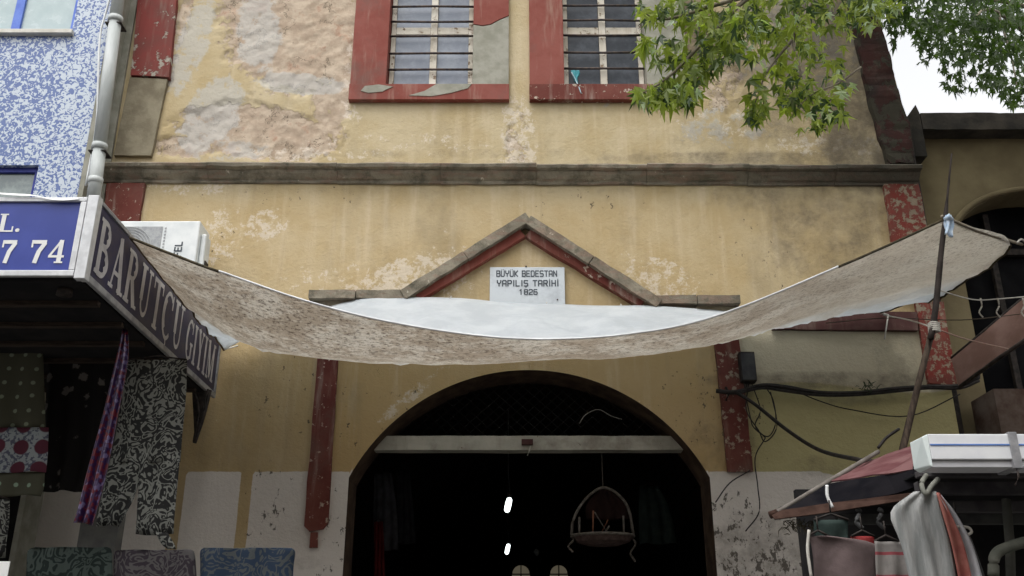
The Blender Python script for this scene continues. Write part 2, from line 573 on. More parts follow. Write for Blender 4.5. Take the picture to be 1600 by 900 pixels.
def build_front():
    V, F, A, B, C = [], [], [], [], []

    def block(xs, zfun, nz, skip=None, flat=False):
        base_i = len(V)
        nx = len(xs)
        for i, x in enumerate(xs):
            for j in range(nz + 1):
                z = zfun(x, j)
                a, b, c = wall_fields(x, z)
                y = WALL + (0 if flat else relief(x, z, a[0]))
                V.append((x, y, z)); A.append((*a, 1)); B.append((*b, 1)); C.append((*c, 1))
        for i in range(nx - 1):
            for j in range(nz):
                if skip:
                    xm = (xs[i] + xs[i + 1]) / 2
                    zm = (zfun(xs[i], j) + zfun(xs[i], j + 1)) / 2
                    if skip(xm, zm): continue
                a0 = base_i + i * (nz + 1) + j
                F.append((a0, a0 + nz + 1, a0 + nz + 2, a0 + 1))

    def rng(a, b, step):
        n = max(1, int(math.ceil((b - a) / step)))
        return [a + (b - a) * k / n for k in range(n + 1)]
    ZM = 4.3
    zl = rng(2.0, ZM, 0.035)
    zlow = [0.0, 1.0] + zl
    for (a, b) in ((XL, XC - RW), (XC + RW, XR)):
        xs = rng(a, b, 0.035)
        block(xs, lambda x, j: zlow[j], len(zlow) - 1)
    th = math.asin(RW / RAD)
    xs = [XC + RAD * math.sin(th * (k / 48.0)) for k in range(-48, 49)]
    xs[0] = XC - RW
    xs[-1] = XC + RW
    block(xs, lambda x, j: arch_z(x) + (ZM - arch_z(x)) * j / 16, 16)
    cuts = sorted([XL, W1['i'][0], W1['i'][1], W2['i'][0], W2['i'][1], XR])
    xs = []
    for a, b in zip(cuts[:-1], cuts[1:]):
        xs += rng(a, b, 0.024)[:-1]
    xs.append(XR)
    zs = rng(ZM, 6.2, 0.035)[:-1] + rng(6.2, 7.25, 0.024)[:-1] + rng(7.25, 8.6, 0.024)[:-1] + [8.6, 8.8, ZIT, 9.5, ZT]

    def sk(x, z):
        return (W1['i'][0] < x < W1['i'][1] or W2['i'][0] < x < W2['i'][1]) and 7.25 < z < ZIT
    block(xs, lambda x, j: zs[j], len(zs) - 1, sk)
    V[:] = [(x - 0.13 * sstep(z, 7.0, 8.6) * sstep(x, 3.4, XR), y, z) for x, y, z in V]
    me = bpy.data.meshes.new('front_wall')
    me.from_pydata(V, [], F)
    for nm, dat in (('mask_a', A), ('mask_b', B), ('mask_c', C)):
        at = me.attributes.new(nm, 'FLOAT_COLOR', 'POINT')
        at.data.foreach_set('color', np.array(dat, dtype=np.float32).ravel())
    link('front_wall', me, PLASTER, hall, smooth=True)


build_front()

# arch reveal (soffit) and the jambs
DEEP = 0.45
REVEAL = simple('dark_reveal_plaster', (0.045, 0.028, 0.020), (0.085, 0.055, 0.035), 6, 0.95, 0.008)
bm = bmesh.new()
prof = [(XC - RW, 0.0), (XC - RW, 1.6), (XC - RW, ZS)]
for k in range(-23, 24):
    x = XC + RAD * math.sin(math.asin(RW / RAD) * k / 24)
    prof.append((x, arch_z(x)))
prof += [(XC + RW, ZS), (XC + RW, 1.6), (XC + RW, 0)]
front = [bm.verts.new((x, WALL, z)) for x, z in prof]
mid = [bm.verts.new((x, WALL + .3, z)) for x, z in prof]
back = [bm.verts.new((x, WALL + DEEP, z)) for x, z in prof]
for a, b in ((front, mid), (mid, back)):
    for i in range(len(prof) - 1): bm.faces.new((a[i], b[i], b[i + 1], a[i + 1]))
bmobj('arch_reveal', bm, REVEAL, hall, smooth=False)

# roof, side walls, eave (above and behind the photograph)
ROOFTILE = simple('old_clay_tiles', (0.30, 0.12, 0.07), (0.42, 0.2, 0.12), 6, 0.9, 0.03, stretch=(4, 1, 1))
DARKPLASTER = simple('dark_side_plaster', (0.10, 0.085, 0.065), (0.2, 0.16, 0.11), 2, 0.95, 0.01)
bm = bmesh.new()
add_box(bm, (XR - 0.45, WALL + 0.02, 0), (XR - 0.15, 30, ZT))
add_box(bm, (XR - 0.149, WALL + 0.02, 0), (XR - 0.02, 30, 7.3))
add_box(bm, (XL + 0.02, WALL + 0.02, 0), (XL + 0.35, 30, ZT))
add_box(bm, (XL + .36, 29.7, 0), (XR - .36, 30, ZT))
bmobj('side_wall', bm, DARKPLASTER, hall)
box('eave', (XL - .3, WALL - .45, ZT + 0.01), (XR + .3, 30.4, ZT + .18), STONE, hall, 0.01)
bm = bmesh.new()
vs = [bm.verts.new(c) for c in ((XL - .3, WALL - .45, ZT + .19), (XR + .3, WALL - .45, ZT + .19), (XR + .3, 30.4, ZT + .19), (XL - .3, 30.4, ZT + .19), (0, 11, ZT + 1.8), (0, 28, ZT + 1.8))]
for f in ((0, 1, 4), (1, 2, 5, 4), (2, 3, 5), (3, 0, 4, 5), (0, 3, 2, 1)): bm.faces.new([vs[i] for i in f])
bmobj('roof', bm, ROOFTILE, hall)

# passage: barrel vault, walls, far end wall
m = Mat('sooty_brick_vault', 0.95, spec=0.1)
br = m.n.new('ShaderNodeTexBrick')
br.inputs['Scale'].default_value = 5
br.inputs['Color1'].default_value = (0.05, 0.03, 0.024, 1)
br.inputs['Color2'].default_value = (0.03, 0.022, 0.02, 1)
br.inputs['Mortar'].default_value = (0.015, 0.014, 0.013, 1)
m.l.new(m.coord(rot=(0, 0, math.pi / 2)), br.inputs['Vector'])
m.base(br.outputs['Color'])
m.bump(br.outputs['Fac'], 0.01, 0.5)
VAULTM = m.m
bm = bmesh.new()
PW, VS, VR = 2.35, 3.5, 1.9
pr = [(XC - PW, 0), (XC - PW, VS)] + [(XC - PW * math.cos(math.pi * k / 16), VS + VR * math.sin(math.pi * k / 16)) for k in range(1, 16)] + [(XC + PW, VS), (XC + PW, 0)]
a = [bm.verts.new((x, WALL + DEEP, z)) for x, z in pr]
b = [bm.verts.new((x, 29, z)) for x, z in pr]
for i in range(len(pr) - 1): bm.faces.new((a[i], b[i], b[i + 1], a[i + 1]))
bm.faces.new(b)
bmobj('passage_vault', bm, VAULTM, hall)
# inner face of the front wall round the arch
bm = bmesh.new()
inner = [bm.verts.new((x, WALL + DEEP + 0.002, z)) for x, z in prof]
outer = []
for x, z in prof:
    zz = 0 if z <= 0 else z
    outer.append(bm.verts.new((XC + (x - XC) * 1.7, WALL + DEEP + 0.002, z if z <= ZS else ZS + (z - ZS) * 1 + 1.7)))
for i in range(len(prof) - 1): bm.faces.new((inner[i], outer[i], outer[i + 1], inner[i + 1]))
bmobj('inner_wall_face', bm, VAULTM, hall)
# arched windows far at the end of the passage
LITPANE = Mat('dim_lit_pane', 0.4, (0.35, 0.33, 0.28))
LITPANE.b.inputs['Emission Color'].default_value = (1, 0.86, 0.6, 1)
LITPANE.b.inputs['Emission Strength'].default_value = 0.16  # weak glow stands in for daylight behind the panes
for px in (814, 873):
    wv = empty('window', (P(px, 882, 28.9).x, 28.9, 3.3)); wv.parent = hall; wv.matrix_parent_inverse = Matrix.Translation(-hall.location)
    x0 = P(px, 882, 28.9).x
    zt = P(px, 883, 28.9).z
    bm = bmesh.new()
    for (xa, xb, za, zb) in ((-.26, -.02, 0, .36), (.02, .26, 0, .36), (-.26, -.02, -.42, -.05), (.02, .26, -.42, -.05)):
        add_box(bm, (x0 + xa, 28.93, zt - .62 + za), (x0 + xb, 28.95, zt - .62 + zb))
    prt = [(x0 + .25 * math.cos(math.pi * k / 10), zt - .24 + .24 * math.sin(math.pi * k / 10)) for k in range(11)]
    bm.faces.new([bm.verts.new((x, 28.93, z)) for x, z in prt])
    o = bmobj('pane', bm, LITPANE.m, wv); o['kind'] = 'stuff'
    bm = bmesh.new()
    add_box(bm, (x0 - .015, 28.86, zt - 1.1), (x0 + .015, 28.92, zt))
    add_box(bm, (x0 - .27, 28.86, zt - .27), (x0 + .27, 28.92, zt - .24))
    add_tube(bm, [(x0 + .27 * math.cos(math.pi * k / 10), 28.9, zt - .24 + .27 * math.sin(math.pi * k / 10)) for k in range(11)], .025, 6)
    bmobj('frame', bm, DARKWOOD, wv)

# tie beam across the arch and the wire grille above it
zb0, zb1 = P(820, 703, WALL + .2).z, P(820, 681, WALL + .2).z
o = box('tie_beam', (XC - 1.5, WALL + .2, zb0), (XC + 1.5, WALL + .34, zb1), BEAMWOOD, hall, 0)
rough(o, 0.004, 4, 3)
o = box('beam_hook', (P(815, 695, WALL + .15).x, WALL + .15, zb0 + .04), (P(833, 695, WALL + .15).x, WALL + .196, zb1 - .04), RED_DULL, hall)
tube('beam_nail', [P(829, 697, WALL + .14), P(827, 704, WALL + .12), P(824, 712, WALL + .12)], .006, WHITEWOOD, hall)
bm = bmesh.new()
step = 0.11
k = -1.7
while k < 3.4:
    for sgn in (1, -1):
        pts = []
        for t in range(0, 60):
            z = zb1 + .01 + t * 0.02
            x = XC + sgn * (k - 0.8 + (z - zb1) * 1.1)
            if abs(x - XC) < RW and z < arch_z(x) - 0.01: pts.append((x, WALL + .38 + .006 * sgn, z))
        if len(pts) > 1: add_tube(bm, [pts[0], pts[-1]], 0.0035, 4, False)
    k += step
bmobj('wire_grille', bm, simple('sooty_wire', (.01, .009, .009), (.02, .018, .016)), hall, kind='stuff')

# pale wire hanging in the arch head
tube('loose_wire', catmull([P(905, 662, 8.75), P(915, 648, 8.75), P(935, 640, 8.75), P(955, 650, 8.75), P(972, 655, 8.75)], 6), .004, simple('pale_wire', (.3, .28, .25), (.2, .2, .18)), hall)

# ---------------- cornice: moulded stones along the wall
def profile_run(name, xa, xb, zb, hgt, dep, mat, parent, seed):
    pr = [(0, 0), (-.025, 0), (-.03, .035 * hgt / .2), (-.055, .05 * hgt / .2), (-.095, .09 * hgt / .2), (-.115, .125 * hgt / .2),
          (-.105, .13 * hgt / .2), (-.16, .14 * hgt / .2), (-.17, .175 * hgt / .2), (-.15, .2 * hgt / .2), (0, .235 * hgt / .2)]
    pr = [(y * dep / .17, z) for y, z in pr]
    bm = bmesh.new()
    n = max(2, int((xb - xa) / 0.05))
    rr = random.Random(seed)
    rings = []
    for i in range(n + 1):
        x = xa + (xb - xa) * i / n
        ring = []
        for q, (y, z) in enumerate(pr):
            nv = mnoise.noise_vector(Vector((x * 4 + seed * 3, y * 20, z * 20)))
            am = 0 if y == 0 else .009
            ring.append(bm.verts.new((x, WALL + y + nv.y * am, zb + z + nv.z * am)))
        rings.append(ring)
    for i in range(n):
        for q in range(len(pr) - 1):
            bm.faces.new((rings[i][q], rings[i][q + 1], rings[i + 1][q + 1], rings[i + 1][q]))
    bm.faces.new(rings[0]); bm.faces.new(rings[-1][::-1])
    return bmobj(name, bm, mat, parent)


zc = P(820, 288, WALL).z
cuts = [XL + .02] + [P(px, 270, WALL).x for px in (228, 330, 530, 690, 838, 1008, 1165, 1300)] + [XR + .02]
for i, (a, b) in enumerate(zip(cuts[:-1], cuts[1:])):
    profile_run('cornice_stone', a + .002, b - .002, zc + .012 + R.uniform(-.002, .002) - 0.0045 * i, .165, .17 + R.uniform(-.01, .01), STONE, hall, i + 1)

# ---------------- window surrounds, bars and sashes
def poly_prism(name, pts, y0, y1, mat, parent, amp=0.003, bev=0.004):
    bm = bmesh.new()
    a = [bm.verts.new((x, y0, z)) for x, z in pts]
    b = [bm.verts.new((x, y1, z)) for x, z in pts]
    bm.faces.new(a); bm.faces.new(b[::-1])
    for i in range(len(pts)):
        j = (i + 1) % len(pts)
        bm.faces.new((a[i], b[i], b[j], a[j]))
    return bmobj(name, bm, mat, parent, bevel=bev)


Y0 = WALL - 0.055


def window(W, first, glassm):
    (ox0, ox1), (ix0, ix1), zb, zi = W['o'], W['i'], W['zb'], W['zi']
    wv = empty('window', ((ox0 + ox1) / 2, WALL, zb))
    wv.parent = hall
    wv.matrix_parent_inverse = Matrix.Translation(-hall.location)
    YB = WALL + .16
    poly_prism('jamb', [(ox0, zi), (ix0, zi), (ix0, ZIT), (ox0, ZIT)], Y0, YB, RED, wv)
    if first:
        zx = P(765, 40, WALL - .05).z
        zz = [(ix1, zi), (ox1, zi), (ox1, zx + .12), (ox1 - .1, zx + .07), (ox1 - .19, zx + .01), (ix1 + .1, zx - .01), (ix1, zx + .01)]
        poly_prism('cement_repair', zz, Y0, YB, CEMENT, wv)
        zz = [(ix1, zx + .014), (ix1 + .1, zx - .006), (ox1 - .19, zx + .014), (ox1 - .1, zx + .074), (ox1, zx + .124), (ox1, ZIT), (ix1, ZIT)]
        poly_prism('jamb', zz, Y0 - .006, YB, RED, wv)
    else:
        poly_prism('jamb', [(ix1, zi), (ox1, zi), (ox1, ZIT), (ix1, ZIT)], Y0, YB, CEMENT if not first else RED, wv)
    s = poly_prism('sill', [(ox0 - .004, zb), (ox1 + .004, zb), (ox1 + .004, zi - .002), (ox0 - .004, zi - .002)], Y0 - .012, YB, RED if first else RED_WORN, wv)
    if first:
        # thin skim of grey cement over the sill paint
        zt = zi - .002
        pts = [(ox0 + .12, zb + .10), (ox0 + .2, zb + .075), (ox0 + .34, zb + .09), (ox0 + .39, zb + .12), (ox0 + .45, zb + .15), (ox0 + .3, zt - .012), (ox0 + .16, zt - .03)]
        poly_prism('cement_skim', pts, Y0 - .018, Y0 - .011, CEMENT, wv, bev=0)
        pts = [(ox0 + .62, zb + .045), (ox0 + .85, zb + .035), (ox0 + 1.05, zb + .075), (ox0 + 1.22, zb + .13), (ox0 + 1.26, zt - .004), (ox0 + .9, zt - .004), (ox0 + .78, zb + .10)]
        poly_prism('cement_skim', pts, Y0 - .018, Y0 - .011, CEMENT, wv, bev=0)
    poly_prism('lintel', [(ox0 - .004, ZIT + .002), (ox1 + .004, ZIT + .002), (ox1 + .004, ZIT + .22), (ox0 - .004, ZIT + .22)], Y0 - .012, YB, RED, wv)
    # wooden sashes
    YF = WALL + .09
    st = .055
    def zp(py): return P(700, py, YF).z
    fr = lambda n, x0, x1, z0, z1, d=0: box(n, (x0, YF + d, z0), (x1, YF + .05, z1), WHITEWOOD, wv, .004)
    xm = (ix0 + ix1) / 2 + (.02 if first else 0.0)
    zt1 = zp(48)
    fr('stile', ix0 + .006, ix0 + st, zi + .002, ZIT - .004)
    fr('stile', ix1 - st, ix1 - .006, zi + .002, ZIT - .004)
    fr('mullion', xm - .036, xm + .036, zi + .002, ZIT - .004, -.008)
    for (a, b) in ((ix0 + st + .002, xm - .038), (xm + .038, ix1 - st - .002)):
        fr('transom', a, b, zt1 - .045, zt1 + .045, .004)
        fr('bottom_rail', a, b, zi + .002, zi + .03, .004)
        fr('top_rail', a, b, ZIT - .06, ZIT - .006, .004)
        for (z0, z1) in ((zi + .032, zt1 - .047), (zt1 + .047, ZIT - .062)):
            box('pane', (a, YF + .026, z0), (b, YF + .034, z1), glassm, wv, 0)
    # iron bars in front
    rr = random.Random(5 if first else 9)
    for k, py in enumerate((112, 87, 60, 37, 14, -10, -34, -58, -82)):
        z = zp(py) + (0 if first else .015)
        if z > ZIT - .05: break
        tube('iron_bar', [(ix0 + .001, YF - .035, z), ((ix0 + ix1) / 2, YF - .04, z + rr.uniform(-.008, .006)), (ix1 - .001, YF - .035, z + rr.uniform(-.005, .005))], .0125, IRON, wv, 8)
    return wv


window(W1, True, GLASS_DUSTY)
window(W2, False, GLASS_DARK)
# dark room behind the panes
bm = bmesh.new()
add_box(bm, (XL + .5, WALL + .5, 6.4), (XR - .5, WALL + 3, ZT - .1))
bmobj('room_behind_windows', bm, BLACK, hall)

# ---------------- quoins and pilasters
def slab(name, pts, mat, y=0.04, amp=.006, parent=hall, seed=1):
    o = poly_prism(name, pts, WALL - y, WALL - .001 + .03, mat, parent, bev=0)
    return rough(o, amp, 3, seed)


def W(px, py, Y=WALL): 
    p = P(px, py, Y); return (p.x, p.z)


slab('quoin', [W(207, 122), W(266, 125), (-3.69, ZT), (-4.13, ZT), ], RED_FLAKE, .055, .009, seed=2)
slab('quoin', [W(180, 246), W(238, 246), W(263, 127), W(205, 124)], CEMENT_D, .04, .006, seed=3)
slab('quoin', [W(160, 380), W(214, 380), W(229, 289), W(170, 289)], RED_WORN, .045, .008, seed=4)
slab('quoin', [W(110, 720), W(150, 720), W(213, 384), W(158, 384)], CEMENT_D, .04, .006, seed=5)
slab('quoin', [W(1385, 262), W(1424, 262), W(1416, 200), W(1396, 140), W(1382, 78), W(1368, 40), (3.86, ZT), (3.5, ZT), W(1322, 0), W(1346, 120), W(1366, 200)], SOOTED_RED, .09, .02, seed=6)
slab('quoin', [W(1405, 470), W(1468, 470), W(1432, 291), W(1379, 291)], RED_PEEL, .05, .01, seed=7)
slab('quoin', [W(1448, 601), W(1493, 604), W(1471, 474), W(1428, 474)], RED_PEEL, .045, .006, seed=8)
# red string course at the right
slab('string_course', [W(1205, 517), W(1432, 519), W(1430, 490), W(1210, 492)], RED_DULL, .05, .006, seed=9)
# entrance pilasters
slab('pilaster', [W(476, 822), W(483, 830), W(505, 828), W(513, 818), W(529, 558), W(533, 470), W(503, 470), W(497, 560)], RED_WORN, .035, .009, seed=10)
slab('pilaster', [W(484, 856), W(497, 856), W(497, 832), W(486, 832)], RED_WORN, .03, .003, seed=12)
slab('pilaster', [W(1136, 738), W(1176, 738), W(1153, 528), W(1150, 476), W(1112, 476), W(1115, 530)], RED_CHIP, .035, .009, seed=11)

slab('corner_render', [(XL + .004, 6.33), (XL + .12, 6.33), (XL + .09, ZT), (XL + .004, ZT)], CEMENT, .03, .004, seed=15)
slab('corner_render', [(XL + .004, 4.6), (XL + .10, 4.6), (XL + .12, 6.1), (XL + .004, 6.1)], CEMENT, .03, .004, seed=16)
# ---------------- pediment and entablature
def bar(name, a, b, up, dep, mat, seed, y=WALL):
    bm = bmesh.new()
    rot_box(bm, a, b, up, dep + .02, y + .02)
    o = bmobj(name, bm, mat, hall)
    return rough(o, .007, 4, seed)


YP = WALL - .13
apx = W(821, 349, YP); lf = W(634, 466, YP); rt = W(1026, 480, YP)
def lerp(a, b, t): return (a[0] + (b[0] - a[0]) * t, a[1] + (b[1] - a[1]) * t)
for (a, b, s0) in ((lf, (apx[0] + .05, apx[1] + .032), 20), (apx, rt, 30)):
    for i, (t0, t1) in enumerate(((0, .49), (.495, 1.0))):
        bar('pediment_stone', lerp(a, b, t0), lerp(a, b, t1), .095, .14, STONE, s0 + i)
# inner red fascia
apx2 = W(821, 370, WALL - .06); lf2 = W(655, 470, WALL - .06); rt2 = W(1000, 480, WALL - .06)
for (a, b, s0) in ((lf2, apx2, 40), (apx2, rt2, 50)):
    bar('pediment_fascia', lerp(a, b, .0), lerp(a, b, 1), .085, .075, RED_WORN if s0 == 50 else RED, s0)
for (pa, pb, dep, s0) in ((482, 555, .15, 60), (556, 640, .12, 61), (1025, 1090, .12, 62), (1091, 1158, .15, 63)):
    yy = WALL - dep
    z0 = 466 if pa < 800 else 474
    a = W(pa, z0, yy); b = W(pb, z0, yy)
    bar('entablature_stone', a, (b[0] - .006, b[1]), .085, dep, STONE, s0)
    bar('entablature_fascia', (a[0], a[1] - .09), (b[0] - .006, a[1] - .09), .086, dep * .55, STONE if s0 in (60, 62) else CEMENT_D, s0 + 10)

# ---------------- marble plaque
m = Mat('pale_marble', 0.45, spec=0.5)
m.base(m.mix(m.ss(m.noise(5, 8, .7), .45, .7), (0.52, 0.56, 0.59), (0.40, 0.43, 0.46)))
MARBLE = m.m
INK = simple('dark_letter_paint', (0.05, 0.06, 0.075), (0.08, 0.09, 0.1), 20, 0.6, 0)


# plain block capitals: strokes on a cell
BK = {'B': [[(0, 0), (0, 1), (.5, 1), (.58, .9), (.58, .62), (.48, .52), (0, .52)], [(.48, .52), (.62, .42), (.62, .1), (.5, 0), (0, 0)]],
      'U': [[(0, 1), (0, .12), (.1, 0), (.5, 0), (.6, .12), (.6, 1)]], 'Y': [[(0, 1), (.02, .6), (.3, .45), (.58, .6), (.6, 1)], [(.3, .45), (.3, 0)]],
      'K': [[(0, 0), (0, 1)], [(.58, 1), (.08, .5), (.6, 0)]], 'E': [[(.56, 1), (0, 1), (0, 0), (.56, 0)], [(0, .5), (.46, .5)]],
      'D': [[(0, 0), (0, 1), (.45, 1), (.6, .82), (.6, .18), (.45, 0), (0, 0)]], 'S': [[(.58, .95), (.5, 1), (.08, 1), (0, .9), (0, .6), (.1, .5), (.5, .5), (.6, .4), (.6, .1), (.5, 0), (.02, 0)]],
      'T': [[(0, 1), (.62, 1)], [(.31, 1), (.31, 0)]], 'A': [[(0, 0), (0, .88), (.12, 1), (.48, 1), (.6, .88), (.6, 0)], [(0, .42), (.6, .42)]],
      'N': [[(0, 0), (0, 1), (.6, 0), (.6, 1)]], 'P': [[(0, 0), (0, 1), (.5, 1), (.6, .88), (.6, .56), (.5, .45), (0, .45)]], 'I': [[(.1, 0), (.1, 1)]],
      'L': [[(0, 1), (0, 0), (.54, 0)]], 'H': [[(0, 0), (0, 1)], [(.6, 0), (.6, 1)], [(0, .5), (.6, .5)]], 'R': [[(0, 0), (0, 1), (.5, 1), (.6, .88), (.6, .6), (.5, .5), (0, .5)], [(.3, .5), (.6, 0)]],
      'F': [[(0, 0), (0, 1), (.56, 1)], [(0, .5), (.46, .5)]], '1': [[(.06, .8), (.26, 1), (.26, 0)]], '8': [[(.08, .52), (0, .62), (0, .9), (.1, 1), (.5, 1), (.6, .9), (.6, .62), (.5, .52), (.08, .52), (0, .4), (0, .1), (.1, 0), (.5, 0), (.6, .1), (.6, .4), (.5, .52)]],
      '2': [[(0, .85), (.1, 1), (.5, 1), (.6, .88), (.6, .62), (.5, .5), (.05, .3), (0, 0), (.6, 0)]], '6': [[(.56, 1), (.1, 1), (0, .85), (0, .1), (.1, 0), (.5, 0), (.6, .1), (.6, .42), (.5, .52), (0, .52)]]}
MARKS = {'Ü': ('U', [(.08, 1.16, .2, 1.32), (.4, 1.16, .52, 1.32)]), 'İ': ('I', [(.02, 1.16, .18, 1.32)]), 'Ş': ('S', [(.22, -.3, .38, -.08)])}


def block_text(body, h, centre, ux, uz, nrm, mat, parent, tw=.19, wide=1.0, gap=.3):
    ux, uz, nrm, centre = Vector(ux), Vector(uz), Vector(nrm), Vector(centre)
    adv = {c: (.2 if MARKS.get(c, (c,))[0] == 'I' else .62) if c != ' ' else .35 for c in body}
    total = sum(adv[c] * wide + gap for c in body) - gap
    pen = -total / 2
    for ch in body:
        if ch != ' ':
            key, dots = MARKS.get(ch, (ch, []))
            bm = bmesh.new()
            lv = 0
            for line in BK[key]:
                for p, q in zip(line[:-1], line[1:]):
                    d = Vector((q[0] - p[0], q[1] - p[1])); d.normalize()
                    n_ = Vector((-d.y, d.x)) * tw / 2
                    e_ = d * tw * .42
                    cs_ = [(p[0] - e_.x + n_.x, p[1] - e_.y + n_.y), (q[0] + e_.x + n_.x, q[1] + e_.y + n_.y), (q[0] + e_.x - n_.x, q[1] + e_.y - n_.y), (p[0] - e_.x - n_.x, p[1] - e_.y - n_.y)]
                    lv += 1
                    bm.faces.new([bm.verts.new(centre + ux * ((pen + x * wide) * h) + uz * ((y - .5) * h) + nrm * (.001 + lv * .00015)) for x, y in cs_])
            for (a0, b0, a1, b1) in dots:
                bm.faces.new([bm.verts.new(centre + ux * ((pen + x * wide) * h) + uz * ((y - .5) * h) + nrm * .001) for x, y in ((a0, b0), (a1, b0), (a1, b1), (a0, b1))])
            bmobj('letter', bm, mat, parent)
        pen += adv[ch] * wide + gap


a = P(765, 470, WALL - .07); b = P(882, 417, WALL - .05)
pl = empty('stone_plaque', (a.x, WALL, a.z), 'pale marble plaque with dark capital letters and a year under the pediment', 'plaque')
o = box('slab', (a.x, WALL - .045, a.z - .06), (b.x, WALL - .004, b.z), MARBLE, pl, .004)
xcn = (a.x + b.x) / 2 - .005
block_text('BÜYÜK BEDESTAN', .056, (xcn, WALL - .046, P(800, 430.5, WALL).z), (1, 0, 0), (0, 0, 1), (0, -1, 0), INK, pl, .2, .86, .23)
block_text('YAPILIŞ TARİHİ', .056, (xcn + .01, WALL - .046, P(800, 445.5, WALL).z), (1, 0, 0), (0, 0, 1), (0, -1, 0), INK, pl, .21, .98, .29)
block_text('1826', .050, (xcn + .015, WALL - .046, P(800, 459, WALL).z), (1, 0, 0), (0, 0, 1), (0, -1, 0), INK, pl, .2, 1, .28)
for (px, py) in ((871, 468), (822, 416)):
    p = P(px, py, WALL - .05)
    tube('nail', [(p.x, WALL - .05, p.z), (p.x, WALL, p.z)], .008, IRON, pl)

# ------------------------------------------------------------------ blue building at the left
YBL = 8.2
m = Mat('blue_white_mosaic', 0.35, spec=0.5)
v = m.coord()
nz = m.noise(24, 1.5, 0.5, v, 1.3)
x = m.sep(v)[0]
lim = m.math('ADD', nz, m.math('MULTIPLY', m.ss(x, -5.0, -4.15), 0.055))
f = m.ss(lim, 0.51, 0.54)
blue = m.mix(m.noise(9, 5, .6, v), (0.055, 0.095, 0.26), (0.09, 0.14, 0.31))
m.base(m.mix(f, blue, m.mix(m.noise(60, 2), (0.38, 0.43, 0.49), (0.50, 0.55, 0.60))))
m.bump(nz, 0.004, 0.4)
MOSAIC = m.m
BX = -4.16
bb = empty('blue_building', (-6.5, YBL, 0), 'shop building faced in blue and white speckled mosaic with blue framed windows', 'building')
wA = (P(-200, 50, YBL).x, P(112, 50, YBL).x, P(60, 50, YBL).z, 8.95)     # upper window
wB = (P(-230, 262, YBL).x, P(60, 262, YBL).x, 4.9, P(40, 258, YBL).z)       # lower window
bm = bmesh.new()
xs = [-9.5, wA[0], wB[0], wB[1], wA[1], BX]
def wallpiece(x0, x1, z0, z1): add_box(bm, (x0, YBL, z0), (x1, YBL + .3, z1))
x0, x1 = -9.5, BX
wallpiece(x0, x1, wA[3], 10.2)
wallpiece(x0, wA[0], wA[2], wA[3]); wallpiece(wA[1], x1, wA[2], wA[3])
wallpiece(x0, x1, wB[3], wA[2])
wallpiece(x0, wB[0], wB[2], wB[3]); wallpiece(wB[1], x1, wB[2], wB[3])
wallpiece(x0, x1, 4.05, wB[2])
bmobj('wall', bm, MOSAIC, bb)
bm = bmesh.new()
add_box(bm, (BX + .003, YBL - .002, 0), (BX + .05, YBL + .32, 10.2))
bmobj('corner_render', bm, CEMENT, bb)
bm = bmesh.new()
add_box(bm, (x0, YBL + .31, 4.05), (BX, 20, 10.2))
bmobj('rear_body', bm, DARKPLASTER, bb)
BLUEP = simple('blue_frame_paint', (0.10, 0.16, 0.50), (0.14, 0.22, 0.58), 8, 0.4, 0)
NAVY = simple('navy_frame_paint', (0.03, 0.04, 0.20), (0.05, 0.06, 0.26), 8, 0.4, 0)
CREAM = simple('dirty_cream_render', (0.5, 0.48, 0.42), (0.62, 0.6, 0.55), 9, .9, .003)


def bwin(wv, x0, x1, z0, z1, muls, gl, fm, sill):
    o = empty('window', ((x0 + x1) / 2, YBL, z0)); o.parent = bb; o.matrix_parent_inverse = Matrix.Translation(-bb.location)
    t = .05
    Y = YBL + .05
    bm = bmesh.new()
    add_box(bm, (x0, Y, z0), (x1, Y + .06, z0 + t * .6)); add_box(bm, (x0, Y, z1 - t), (x1, Y + .06, z1))
    add_box(bm, (x0, Y + .001, z0 + t * .6), (x0 + t, Y + .06, z1 - t)); add_box(bm, (x1 - t, Y + .001, z0 + t * .6), (x1, Y + .06, z1 - t))
    bmobj('frame', bm, fm, o)
    muls = sorted(muls)
    edges = [x0 + t] + muls + [x1 - t]
    for mx in muls: box('mullion', (mx - .045, Y + .002, z0 + t * .6), (mx + .045, Y + .06, z1 - t), fm, o, .003)
    for i in range(len(edges) - 1):
        a = edges[i] + (.046 if i else 0.001); b = edges[i + 1] - (.046 if i < len(edges) - 2 else 0.001)
        box('pane', (a, Y + .03, z0 + t * .6 + .001), (b, Y + .036, z1 - t - .001), gl, o, 0)
    if sill: box('sill', (x0 - .03, YBL - .06, z0 - .05), (x1 + .03, YBL + .05, z0 - .002), CREAM, o, .004)


bwin(bb, *wA, [P(24, 20, YBL).x, P(-110, 20, YBL).x], GLASS_PALE, BLUEP, True)
bwin(bb, *wB, [P(-90, 280, YBL).x], GLASS_GREY, NAVY, False)
tube('white_conduit', catmull([P(188, -60, 8.12), P(165, 20, 8.12), P(156, 60, 8.12), P(153, 140, 8.12), P(150, 200, 8.13), P(134, 290, 8.13)], 6), .011, simple('white_pvc', (.6, .62, .62), (.7, .72, .72)), bb)

